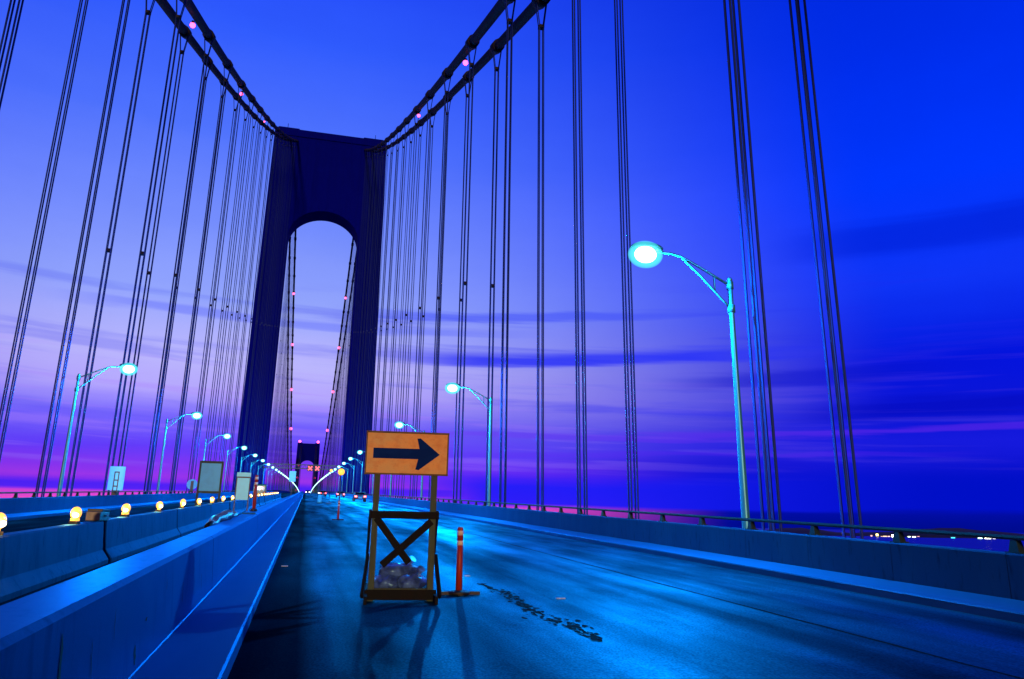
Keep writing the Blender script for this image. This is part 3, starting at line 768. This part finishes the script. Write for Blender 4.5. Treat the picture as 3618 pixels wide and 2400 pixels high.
# ------------------------------------------------------------------ street lamps
def lamp(sgn, label, group):
    """sgn +1: post stands right of the road and the arm reaches left"""
    e = empty('street_lamp', (0, 0, 0), label, 'street lamp', group)
    a = -sgn
    p = MB()
    p.tube([(0, 0, -0.30), (0, 0, 0.2), (0, 0, 3.5), (0, 0, 7.0), (0, 0, 7.85)], [0.125, 0.12, 0.095, 0.075, 0.07], 12)
    p.ball((0, 0, 7.85), 0.085, nu=10, nv=5)
    p.box(-0.2, 0.2, -0.2, 0.2, -0.318, -0.28)
    pole = p.build('pole', M['lamp_steel'], e)
    c = MB(); c.tube([(0, 0, 7.68 - 0.11), (0, 0, 7.68 + 0.11)], 0.105, 10); c.tube([(0, 0, 6.86), (0, 0, 7.08)], 0.11, 10)
    c.build('arm_collar', M['lamp_steel'], pole)
    ar = MB()
    up_ = [(0, 0, 7.68), (a * 0.50, 0, 7.93), (a * 1.0, 0, 8.18), (a * 1.55, 0, 8.43), (a * 1.85, 0, 8.48), (a * 2.3, 0, 8.48)]
    lo_ = [(0, 0, 6.97), (a * 0.25, 0, 7.2), (a * 0.50, 0, 7.45), (a * 0.95, 0, 7.90), (a * 1.30, 0, 8.20), (a * 1.50, 0, 8.38)]
    ar.tube(up_, 0.036, 8); ar.tube(lo_, 0.034, 8); ar.tube([(a * 0.5, 0, 7.93), (a * 0.5, 0, 7.45)], 0.028, 8)
    ar.build('bracket_arm', M['lamp_steel'], e)
    h = MB()
    h.ball((a * 2.60, 0, 8.58), 0.50, 0.24, 0.15, nu=18, nv=8, z0=0.0, z1=1.0)
    h.tube([(a * 2.12, 0, 8.48), (a * 2.30, 0, 8.60)], [0.05, 0.09], 10)
    head = h.build('lamp_head', M['lamp_steel'], e)
    MB().ball((0, 0, 0), 0.52, 0.40, 0.40, nu=32, nv=20).build('refractor_halo', M['lamp_glass_halo'], head, (a * 2.66, 0, 8.37))
    MB().ball((0, 0, 0), 0.33, 0.24, 0.24, nu=20, nv=14).build('bulb', M['lamp_core'], head, (a * 2.66, 0, 8.37))
    return e
GL = {1: 'street lamps along the right parapet', -1: 'street lamps along the left parapet'}
for sgn, px_, y0_ in ((1, 11.60, 18.8), (-1, -13.62, 49.0)):
    proto = None; side = 'right' if sgn > 0 else 'left'
    n = 0; y = y0_
    while y < 1600:
        n += 1
        lab = f'tall steel street lamp with glowing cyan-white head, nearest on the {side} parapet' if n == 1 else f'glowing cyan-white street lamp, {nth(n)} from the camera on the {side} parapet'
        if proto is None: o = proto = lamp(sgn, lab, GL[sgn])
        else: o = copy_tree(proto); o['label'] = lab
        o.location = (px_, y, zr(y))
        if n <= 10:
            ld = bpy.data.lights.new('street_lamp_light', 'POINT')
            ld.energy = 6300; ld.color = (0.0, 0.37, 1.0); ld.shadow_soft_size = 0.12
            lo = bpy.data.objects.new('street_lamp_light', ld); COL.objects.link(lo)
            lo.parent = o; lo.location = (-sgn * 2.66, 0, 7.84)
        y += 2 * ST

# ------------------------------------------------------------------ arrow barricade
def place(o, x, y, rz=0.0):
    o.location = (x, y, zr(y)); o.rotation_euler = (math.atan(G), 0, rz); return o
bar = empty('arrow_barricade', (0, 0, 0), 'orange board with a black right-pointing arrow on a tall wooden cross-braced stand', 'road sign')
place(bar, 1.45, 11.6, R(-5))
W2 = 0.425
for i, s in enumerate((-1, 1)):
    MB().box(s * W2 - 0.045, s * W2 + 0.045, -0.045, 0.045, 0.0, 2.35).build('post', M['wood'], bar, bevel=0.004)
    MB().beam((s * (W2 + 0.07), 0.02, 1.24), (s * (W2 + 0.10), 1.18, 0.05), 0.04, 0.09).build('rear_brace', M['dark_wood'], bar, bevel=0.004)
    MB().beam((s * (W2 + 0.07), -0.42, 0.055), (s * (W2 + 0.07), 1.24, 0.055), 0.045, 0.105).build('foot_rail', M['dark_wood'], bar, bevel=0.004)
    MB().beam((s * (W2 + 0.12), -0.36, 0.10), (s * (W2 + 0.07), 0.05, 0.62), 0.04, 0.09).build('front_brace', M['dark_wood'], bar, bevel=0.004)
MB().box(-W2 - 0.09, W2 + 0.09, -0.075, -0.047, 1.15, 1.255).build('crossbar', M['dark_wood'], bar, bevel=0.004)
MB().box(-W2 - 0.09, W2 + 0.09, -0.075, -0.047, 0.02, 0.16).build('base_board', M['dark_wood'], bar, bevel=0.004)
MB().box(-W2 + 0.05, W2 - 0.05, -0.046, -0.006, 0.145, 0.175).build('shelf_lip', M['wood'], bar, bevel=0.003)
MB().box(-W2 - 0.04, W2 + 0.04, 0.05, 0.62, 0.105, 0.13).build('shelf', M['dark_wood'], bar)
MB().beam((-W2 + 0.02, -0.066, 1.16), (0.10, -0.066, 0.53), 0.10, 0.028, upv=(0, 1, 0)).build('cross_brace', M['dark_wood'], bar, bevel=0.003)
MB().beam((W2 - 0.02, -0.097, 1.12), (-0.29, -0.097, 0.50), 0.10, 0.028, upv=(0, 1, 0)).build('cross_brace', M['dark_wood'], bar, bevel=0.003)
bw, bz0, bz1 = 0.61, 1.795, 2.405
board = MB().box(-bw, bw, -0.072, -0.048, bz0, bz1).build('sign_board', M['orange'], bar, bevel=0.003)
ed = MB()
for (a_, b_, c_, d_) in ((-bw - 0.012, bw + 0.012, bz1 - 0.012, bz1 + 0.016), (-bw - 0.012, bw + 0.012, bz0 - 0.016, bz0 + 0.010)):
    ed.box(a_, b_, -0.078, -0.046, c_, d_)
for s in (-1, 1):
    ed.box(min(s * (bw + 0.010), s * (bw - 0.012)), max(s * (bw + 0.010), s * (bw - 0.012)), -0.0775, -0.0455, bz0 + 0.0105, bz1 - 0.0125)
ed.build('board_edging', M['board_edge'], board)
ap = [(0.085, 0.385), (0.645, 0.385), (0.615, 0.135), (0.655, 0.125), (0.90, 0.515), (0.645, 0.90), (0.605, 0.885), (0.635, 0.635), (0.085, 0.635)]
pts = [(-bw + 2 * bw * u, bz1 - (bz1 - bz0) * v) for u, v in ap]
am = MB()
n = len(pts)
am.add([(x, -0.0765, z) for x, z in pts] + [(x, -0.0722, z) for x, z in pts], [(0, 1, 7, 8), (1, 2, 3, 4, 5, 6, 7)] + [(i, (i + 1) % n, n + (i + 1) % n, n + i) for i in range(n)])
am.build('arrow', M['arrow'], board)

# clear plastic sandbags lying inside the stand
def bag(cx, cy, z, rx, ry, rz_, seed, label, rot=0.0):
    rnd = random.Random(seed)
    mb = MB(); nu, nv = 28, 18; vs = []
    ph = [rnd.uniform(0, 6.28) for _ in range(8)]
    for j in range(nv + 1):
        t = -math.pi / 2 + math.pi * j / nv
        for k in range(nu):
            a = 2 * math.pi * k / nu
            d = 1 + 0.09 * math.sin(3 * a + ph[0] + 2 * t) + 0.07 * math.sin(7 * a + ph[1] - 3 * t) + 0.05 * math.sin(11 * a + ph[2] + 9 * t) + 0.04 * math.sin(15 * t + 4 * a + ph[3])
            ct = math.copysign(abs(math.cos(t)) ** 0.7, math.cos(t))
            x = rx * ct * math.cos(a) * d; y = ry * ct * math.sin(a) * d; zz = max(rz_ * math.sin(t) * (1 + 0.12 * math.sin(5 * a + ph[4])), -rz_ * 0.72)
            vs.append((x * math.cos(rot) - y * math.sin(rot), x * math.sin(rot) + y * math.cos(rot), zz + rz_ * 0.72))
    mb.add(vs, [(j * nu + k, j * nu + (k + 1) % nu, (j + 1) * nu + (k + 1) % nu, (j + 1) * nu + k) for j in range(nv) for k in range(nu)], True)
    e = empty('sandbag', (cx, cy, z), label, 'sandbag', 'plastic sandbags weighing down the sign stand')
    mb.build('bag_body', M['plastic_bag'], e)
    tl = MB(); tx, ty = rx * 0.55 * math.cos(rot), rx * 0.55 * math.sin(rot)
    tl.tube([(tx, ty, rz_ * 1.35), (tx * 1.1, ty * 1.1, rz_ * 1.75), (tx * 1.15, ty, rz_ * 2.1), (tx * 1.3, ty * 1.2 - 0.03, rz_ * 2.45)], [0.06, 0.018, 0.035, 0.06], 9)
    tl.build('tied_neck', M['plastic_bag'], e)
b0 = zr(11.8)
bag(1.28, 11.86, b0 + 0.135, 0.22, 0.24, 0.115, 1, 'crumpled clear sandbag lying left on the shelf of the arrow stand', 0.3)
bag(1.62, 11.82, b0 + 0.135, 0.22, 0.24, 0.12, 2, 'crumpled clear sandbag lying right on the shelf of the arrow stand', -0.4)
bag(1.45, 11.95, b0 + 0.315, 0.30, 0.20, 0.10, 3, 'upper clear sandbag slumped across the other two in the arrow stand', 0.1)

# ------------------------------------------------------------------ tube delineators
def tube_post(x, y, z, label, group=None, rz=0.3):
    e = empty('tube_delineator', (x, y, z), label, 'delineator post', group, rz)
    MB().tube([(0, 0, 0.06), (0, 0, 0.5), (0, 0, 0.80)], [0.052, 0.047, 0.046], 14).build('tube', M['tube_red'], e)
    tp = MB().tube([(0, 0, 0.80), (0, 0, 0.985), (0, 0, 1.01)], [0.046, 0.046, 0.036], 14).build('tube_cap', M['tube_red'], e)
    for a_, b_ in ((0.735, 0.805), (0.885, 0.955)):
        MB().tube([(0, 0, a_), (0, 0, b_)], 0.0495, 14).build('reflective_band', M['reflective'], e)
    bs = MB()
    ring = [(0.15 * math.cos(2 * math.pi * i / 16), 0.15 * math.sin(2 * math.pi * i / 16), 0.03) for i in range(17)]
    bs.tube(ring, 0.028, 8)
    bs.tube([(0, 0, 0.0), (0, 0, 0.07)], [0.10, 0.065], 14)
    for a in (0, math.pi / 2, math.pi, 1.5 * math.pi):
        L = 0.33 if a in (0, math.pi) else 0.17
        bs.beam((0.05 * math.cos(a), 0.05 * math.sin(a), 0.028), (L * math.cos(a), L * math.sin(a), 0.024), 0.07, 0.045)
    bs.build('base', M['rubber'], e)
    return e
tube_post(2.43, 12.18, zr(12.18) + 0.005, 'red tube delineator with two white bands on a black rubber base beside the arrow stand', 'red tube delineators', 0.0)
tube_post(1.79, 42.3, zr(42.3) + 0.005, 'small distant red tube delineator standing beyond the arrow sign', 'red tube delineators', 0.5)
o = tube_post(-1.40, 23.4, zr(23.4) + 0.902, 'dark red tube delineator standing on top of the smooth median barrier', 'red tube delineators', 1.57)
for ch in o.children:
    if ch.name.startswith('base'): ch.scale = (0.9, 0.55, 1)

# amber warning beacons on tall stands and a pale drum, along the taper
def amber_stand(x, y, h, label):
    e = empty('warning_light_stand', (x, y, zr(y)), label, 'warning light', 'amber warning lights on stands')
    MB().tube([(0, 0, 0.03), (0, 0, h - 0.2)], 0.03, 8).build('stand_pole', M['dark_metal'], e)
    b = MB(); b.beam((-0.3, 0, 0.03), (0.3, 0, 0.03), 0.06, 0.05); b.beam((0, -0.3, 0.035), (0, 0.3, 0.035), 0.06, 0.05); b.build('stand_foot', M['dark_metal'], e)
    MB().tube([(0, -0.09, h - 0.1), (0, 0.09, h - 0.1)], [0.15, 0.15], 16).build('lamp_case', M['dark_metal'], e)
    MB().ball((0, -0.10, h - 0.1), 0.18, 0.08, 0.18, nu=14, nv=8).build('lens', M['amber'], e)
amber_stand(1.79, 42.5, 2.62, 'amber warning lamp on a thin stand, nearer of two beyond the arrow sign')
amber_stand(2.86, 96.5, 4.0, 'amber warning lamp on a thin stand, farther of two beyond the arrow sign')
dr = empty('traffic_drum', (1.75, 96.0, zr(96)), 'pale grey traffic drum standing far down the closed lane', 'traffic drum')
MB().tube([(0, 0, 0.05), (0, 0, 0.35), (0, 0, 0.36), (0, 0, 0.95), (0, 0, 1.0)], [0.30, 0.28, 0.27, 0.23, 0.18], 14).build('drum_body', M['sign_grey'], dr)
MB().tube([(0, 0, 0), (0, 0, 0.06)], 0.36, 14).build('drum_base', M['rubber'], dr)

# ------------------------------------------------------------------ temporary concrete barriers with amber lights
GJ = 'temporary concrete barriers left of the median'
L = 8.93
def jersey_mesh():
    mb = MB()
    hw = [(0.30, 0.0), (0.30, 0.08), (0.17, 0.26), (0.11, 0.80), (0.09, 0.82)]
    poly = [(x, z) for x, z in hw] + [(-x, z) for x, z in reversed(hw)]
    n = len(poly); ys_ = [0.05, 0.09, L - 0.13, L - 0.09]; sc_ = [0.93, 1, 1, 0.93]
    vs = []
    for yy, s in zip(ys_, sc_): vs += [(x * s, yy, 0.004 + z * (s if z > 0.5 else 1) + G * yy) for x, z in poly]
    mb.add(vs, [(i * n + k, (i + 1) * n + k, (i + 1) * n + (k + 1) % n, i * n + (k + 1) % n) for i in range(3) for k in range(n)] + [tuple(range(n)), tuple(reversed(range(3 * n, 4 * n)))])
    return mb
jproto = None
JX = -4.0
nj = 0
yj = 17.4 - 2 * L
while yj < 125:
    nj += 1
    lab = ('weathered temporary concrete barrier section, ' + ('nearest, cut by the left edge of view' if nj == 2 else 'behind the camera side, first of the row' if nj == 1 else f'{nth(nj - 1)} of the row from the camera'))
    if jproto is None:
        o = jproto = jersey_mesh().build('temporary_barrier', M['barrier_concrete'])
        tag(o, lab, 'concrete barrier', GJ)
    else:
        o = jproto.copy(); COL.objects.link(o); o['label'] = lab
    o.location = (JX + 0.02 * math.sin(nj * 2.1), yj, zr(yj)); o.rotation_euler = (0, 0, 0.003 * math.sin(nj * 1.7))
    yj += L
GA = 'amber warning lights on the temporary concrete barriers'
aproto = None
rnd_l = random.Random(11)
AY = [12.0, 15.65, 19.6, 23.8, 27.95, 32.3, 36.9, 41.5, 46.5, 51.5, 56.5, 61.5, 66.5, 71.5, 76.5, 81.5, 86.5, 91.5, 96.5, 101.5, 106.5, 111.5, 116.5, 121.5]
for i, y in enumerate(AY):
    lab = 'round amber warning light at the left edge of view on a concrete barrier' if i == 0 else f'round glowing amber warning light, {nth(i + 1)} of the row on the concrete barriers'
    if aproto is None:
        o = aproto = empty('barrier_light', (0, 0, 0), lab, 'warning light', GA)
        MB().box(-0.08, 0.08, -0.05, 0.05, 0.0, 0.05).build('light_foot', M['dark_metal'], o, bevel=0.006)
        MB().box(-0.035, 0.035, -0.09, 0.09, 0.05, 0.10).build('battery_case', M['amber'], o, bevel=0.01)
        ln = MB().ball((0, 0, 0.19), 0.09, 0.105, 0.115, nu=16, nv=10).build('lens', M['amber'], o)
        MB().ball((0.035, -0.062, 0.155), 0.058, 0.052, 0.05, nu=12, nv=8).build('bulb_glow', M['amber_core'], ln)
    else:
        o = copy_tree(aproto); o['label'] = lab
    o.location = (JX + 0.02 * math.sin((int((y - 17.4 + 2 * L) // L) + 1) * 2.1), y, zr(y) + 0.825)
    o.rotation_euler = (rnd_l.uniform(-0.08, 0.08), rnd_l.uniform(-0.10, 0.10), rnd_l.uniform(-0.5, 0.4))
    o.scale = (1, 1, rnd_l.uniform(0.93, 1.06))
    if i < 12:
        ld = bpy.data.lights.new('barrier_light_glow', 'POINT'); ld.energy = 12; ld.color = (1.0, 0.50, 0.18); ld.shadow_soft_size = 0.08
        lo = bpy.data.objects.new('barrier_light_glow', ld); COL.objects.link(lo); lo.parent = o; lo.location = (0.0, -0.16, 0.19)

# equipment case between the first two lights
bx = empty('equipment_case', (JX, 17.15, zr(17.15) + 0.828), 'small grey equipment case with dark lid on the concrete barrier between two amber lights', 'case')
MB().box(-0.13, 0.13, -0.36, 0.36, 0, 0.17).build('case_body', M['grey_box'], bx, bevel=0.012)
MB().box(-0.14, 0.14, -0.26, 0.38, 0.172, 0.225).build('case_lid', M['dark_metal'], bx, bevel=0.01)
MB().tube([(0.13, -0.06, 0.10), (0.17, -0.06, 0.10), (0.17, 0.12, 0.10), (0.13, 0.12, 0.10)], 0.012, 6).build('case_handle', M['chrome'], bx)

# dark plastic sheet bundled along the far edge of the median barrier
tb = MB(); pts = []; rr_ = []
for i in range(26):
    f = i / 25.0; yy = 14.9 + 5.9 * f
    pts.append((-1.66 + 0.03 * math.sin(f * 17), yy, zr(yy) + 0.84 + 0.07 * math.sin(math.pi * f) + 0.02 * math.sin(f * 31)))
    rr_.append(0.05 + 0.075 * math.sin(math.pi * f) + 0.015 * math.sin(f * 40))
tb.tube(pts, rr_, 10)
tag(tb.build('plastic_sheet_roll', M['tarp']), 'dark shiny rolled plastic sheet lying along the far edge of the median barrier', 'plastic sheet')

# ------------------------------------------------------------------ signs on the left
s1 = empty('bracket_sign', (-13.15, 60.0, zr(60) + 1.11), 'tall pale cyan sign panel with a dark ladder-shaped symbol above the left railing', 'sign')
MB().box(-0.52, 0.52, -0.04, 0.0, 0.05, 1.72).build('sign_panel', M['sign_white'], s1, bevel=0.01)
lad = MB()
for (a_, b_, c_, d_) in ((-0.17, 0.17, 1.28, 1.36), (-0.17, -0.10, 0.05, 1.28), (0.10, 0.17, 0.05, 1.28), (-0.10, 0.10, 0.72, 0.80), (-0.10, 0.10, 0.30, 0.38)):
    lad.box(a_, b_, -0.052, -0.0405, c_, d_)
lad.build('ladder_symbol', M['dark_metal'], s1)
MB().box(-0.20, 0.20, 0.003, 0.08, -0.28, 1.5).build('mounting_post', M['dark_metal'], s1)
s2 = empty('round_sign', (-13.15, 98.0, zr(98) + 1.11), 'small dark round sign with pale rim above the left railing', 'sign')
MB().tube([(0, -0.02, 0.72), (0, 0.02, 0.72)], 0.60, 24).build('sign_disc', M['sign_grey'], s2)
MB().box(-0.16, 0.16, -0.06, -0.022, -0.2, 1.1).build('mounting_post', M['dark_metal'], s2)

s3 = empty('framed_sign', (-4.95, 43.3, zr(43.3)), 'blank grey-blue board in a wooden frame on two legs, standing left of the amber lights', 'sign')
MB().box(-0.50, 0.50, -0.02, 0.02, 1.34, 2.78).build('sign_panel', M['sign_grey'], s3)
fr_ = MB(); fr_.box(-0.60, 0.60, -0.045, 0.045, 2.783, 2.90); fr_.box(-0.60, 0.60, -0.045, 0.045, 1.22, 1.337)
fr_.box(-0.60, -0.503, -0.044, 0.044, 1.34, 2.78); fr_.box(0.503, 0.60, -0.044, 0.044, 1.34, 2.78)
fr_.build('frame', M['wood'], s3)
for s in (-1, 1):
    MB().box(s * 0.55 - 0.05, s * 0.55 + 0.05, -0.04, 0.04, 0, 1.218).build('leg', M['wood'], s3)
    MB().beam((s * 0.55, 0.04, 1.1), (s * 0.55, 0.9, 0.04), 0.05, 0.09).build('rear_brace', M['dark_wood'], s3)
MB().box(-0.49, 0.49, -0.035, 0.035, 0.55, 0.65).build('crossbar', M['wood'], s3)

s4 = empty('panel_sign', (-2.75, 36.5, zr(36.5)), 'narrow cyan-white panel with separate top strip, on two thin legs left of the median', 'sign')
MB().box(-0.26, 0.26, -0.02, 0.02, 1.02, 1.98).build('sign_panel', M['sign_white'], s4)
MB().box(-0.30, 0.30, -0.05, 0.05, 2.04, 2.22).build('top_strip', M['sign_white'], s4)
for s in (-1, 1):
    MB().box(s * 0.285 - 0.022, s * 0.285 + 0.022, -0.02, 0.018, 0.0, 2.037).build('leg', M['dark_metal'], s4)
MB().box(-0.26, 0.26, -0.019, 0.017, 1.983, 2.035).build('crossbar', M['dark_metal'], s4)

s5 = empty('distant_sign', (-2.6, 150, zr(150)), 'small distant cyan sign on a post straight ahead below the red signal', 'sign')
MB().box(-0.6, 0.6, -0.03, 0.03, 3.0, 4.9).build('sign_panel', M['sign_white'], s5)
MB().box(-0.06, 0.06, 0.032, 0.12, 0.0, 4.6).build('sign_post', M['dark_metal'], s5)

# ------------------------------------------------------------------ overhead lane signals
gy = 272.0
ga = empty('signal_gantry', (0.0, gy, zr(gy)), 'dark overhead gantry carrying glowing red lane signals in front of the near tower', 'gantry')
g_ = MB()
g_.beam((XL_P - 1.6, 0, 9.9), (XR_P + 0.7, 0, 9.9), 0.5, 0.28); g_.beam((XL_P - 1.6, 0, 8.6), (XR_P + 0.7, 0, 8.6), 0.5, 0.28)
x = XL_P - 1.6
while x < XR_P:
    g_.beam((x, 0, 8.6), (x + 0.65, 0, 9.9), 0.12, 0.12, upv=(0, 1, 0)); g_.beam((x + 0.65, 0, 9.9), (x + 1.3, 0, 8.6), 0.12, 0.12, upv=(0, 1, 0)); x += 1.3
g_.build('truss', M['dark_metal'], ga)
for x in (XL_P - 1.3, XR_P + 0.55):
    MB().tube([(x, 0, -0.3), (x, 0, 10.0)], 0.2, 10).build('column', M['dark_metal'], ga)
for x in (0.9, 3.3):
    hd = MB().box(x - 0.95, x + 0.95, -0.75, -0.26, 7.8, 9.7).build('signal_head', M['dark_metal'], ga)
    sg = MB()
    sg.beam((x - 0.62, -0.80, 8.13), (x + 0.62, -0.80, 9.37), 0.34, 0.08, upv=(0, 1, 0)); sg.beam((x - 0.62, -0.83, 9.37), (x + 0.62, -0.83, 8.13), 0.34, 0.08, upv=(0, 1, 0))
    sg.build('red_cross', M['signal_red'], hd)

# ------------------------------------------------------------------ vehicles far down the road
def car(x, y, label, paint, facing_us=False, van=False, lamps=True):
    e = empty('parked_van' if van else 'car', (x, y, zr(y)), label, 'van' if van else 'car')
    e.rotation_euler = (math.atan(G) * (-1 if facing_us else 1), 0, math.pi if facing_us else 0)
    # local: front towards +y
    if van: prof_ = [(-2.4, 0.35), (-2.45, 0.9), (-2.4, 2.0), (-2.25, 2.15), (0.9, 2.15), (1.6, 1.25), (2.4, 1.05), (2.5, 0.4)]
    else: prof_ = [(-2.2, 0.35), (-2.25, 0.62), (-2.15, 0.92), (-1.45, 1.0), (-0.95, 1.40), (0.35, 1.42), (1.05, 0.98), (2.0, 0.85), (2.2, 0.62), (2.2, 0.35)]
    MB().prism_x(prof_, -0.86, 0.86).build('body', paint, e, bevel=0.06)
    gl = MB()
    if van: gl.add([(-0.65, -2.452, 1.35), (0.65, -2.452, 1.35), (0.65, -2.425, 1.9), (-0.65, -2.425, 1.9)], [(0, 1, 2, 3)])
    else: gl.add([(-0.66, -1.43, 1.03), (0.66, -1.43, 1.03), (0.60, -1.03, 1.36), (-0.60, -1.03, 1.36)], [(0, 1, 2, 3)])
    gl2 = MB()
    if van: gl2.add([(-0.68, 1.50, 1.40), (0.68, 1.50, 1.40), (0.66, 1.00, 2.04), (-0.66, 1.00, 2.04)], [(0, 1, 2, 3)])
    else: gl2.add([(-0.68, 1.04, 1.02), (0.68, 1.04, 1.02), (0.62, 0.45, 1.39), (-0.62, 0.45, 1.39)], [(0, 1, 2, 3)])
    gl.build('rear_window', M['glass'], e, fix=False); gl2.build('windscreen', M['glass'], e, fix=False)
    for sx_ in (-1, 1):
        for yy in (-1.4, 1.4):
            w_ = MB().tube([(sx_ * 0.70, yy, 0.33), (sx_ * 0.90, yy, 0.33)], 0.33, 16).build('wheel', M['rubber'], e)
            MB().tube([(sx_ * 0.895, yy, 0.33), (sx_ * 0.912, yy, 0.33)], 0.19, 12).build('rim', M['chrome'], w_)
        zt_ = 0.78 if not van else 1.05
        MB().box(min(sx_ * 0.52, sx_ * 0.82), max(sx_ * 0.52, sx_ * 0.82), -2.33 if not van else -2.50, -2.20 if not van else -2.42, zt_ - 0.09, zt_ + 0.09).build('tail_light', M['tail'] if lamps else M['tube_red'], e)
        MB().box(min(sx_ * 0.50, sx_ * 0.80), max(sx_ * 0.50, sx_ * 0.80), 2.15 if not van else 2.44, 2.26 if not van else 2.54, 0.60, 0.76).build('headlight', M['head'] if facing_us else M['chrome'], e)
    MB().box(-0.26, 0.26, -2.30 if not van else -2.47, -2.22 if not van else -2.43, 0.5, 0.62).build('number_plate', M['sign_grey'], e)
    return e
car(7.9, 118, 'dark car with bright red tail lights in the rightmost lane, nearest of the traffic', M['car_dark'])
car(7.6, 176, 'dark car with red tail lights in the rightmost lane, farther away', M['car_dark'])
car(4.6, 215, 'dark red car with red tail lights in the middle lane far ahead', M['car_red'])
car(0.9, 330, 'distant car with white headlights coming straight on beside the median', M['car_dark'], facing_us=True)
car(4.9, 262, 'distant car with white headlights in the middle lane near the tower', M['car_dark'], facing_us=True)
car(-6.4, 118, 'dark green van parked at the far end of the amber lights', M['green_van'], van=True, lamps=False)

# ------------------------------------------------------------------ road repairs and marks
def road_patch(name, pts, width, mt, label, cat, h=0.004):
    mb = MB(); vs = []
    for i, (x, y) in enumerate(pts):
        wv = width[i] if isinstance(width, list) else width
        vs += [(x - wv / 2, y, zr(y) + h), (x + wv / 2, y, zr(y) + h)]
    mb.add(vs, [(2 * i, 2 * i + 1, 2 * i + 3, 2 * i + 2) for i in range(len(pts) - 1)])
    return tag(mb.build(name, mt, fix=False), label, cat)
rnd = random.Random(5)
N = 60
o = road_patch('tar_seam', [(6.42 + 0.11 * (1 - i / N) + rnd.uniform(-0.012, 0.012), 5.0 + 70.0 * (i / N) ** 1.6) for i in range(N + 1)], [0.035 + rnd.uniform(0, 0.03) for _ in range(N + 1)], M['tar'], None, None)
tag(o, kind='structure')
tp_ = MB(); ib = 0
for i in range(330):
    f = rnd.random(); yy = 8.35 + 5.3 * f
    half = 0.06 + 0.20 * math.sin(math.pi * min(1, f * 1.1)) * (0.6 + 0.4 * math.sin(f * 9))
    xx = 3.22 - 0.07 * f + 0.05 * math.sin(f * 11) + rnd.gauss(0, 0.5) * half
    rx = rnd.uniform(0.008, 0.042); ry = rx * rnd.uniform(1.2, 3.0); K = 9; ib += 1
    z = 0.003 + ib * 0.00002
    ring = []
    for k in range(K):
        t_ = 2 * math.pi * k / K; q = rnd.uniform(0.6, 1.15)
        ring.append((xx + rx * q * math.cos(t_), yy + ry * q * math.sin(t_)))
    tp_.add([(p_[0], p_[1], zr(p_[1]) + z) for p_ in ring], [tuple(range(K))])
o = tp_.build('tar_patch', M['tar'], fix=False); tag(o, kind='structure')
for (x, y, w_, l_, words) in ((-0.39, 16.73, 0.13, 0.10, 'short pale paint dash on the dark road beside the median kerb'), (3.92, 11.66, 0.14, 0.07, 'short pale paint dash on the open road right of the tar strip'),
                              (3.12, 14.88, 0.10, 0.12, 'short pale paint dash on the road just right of the red tube')):
    o = MB().box(-w_ / 2, w_ / 2, -l_ / 2, l_ / 2, 0.0, 0.016).build('road_marker', M['paint'], None, (x + (0.1 if x < 0 else 0), y, zr(y) + 0.001), bevel=0.004)
    tag(o, words, 'road marker', 'small road markers')
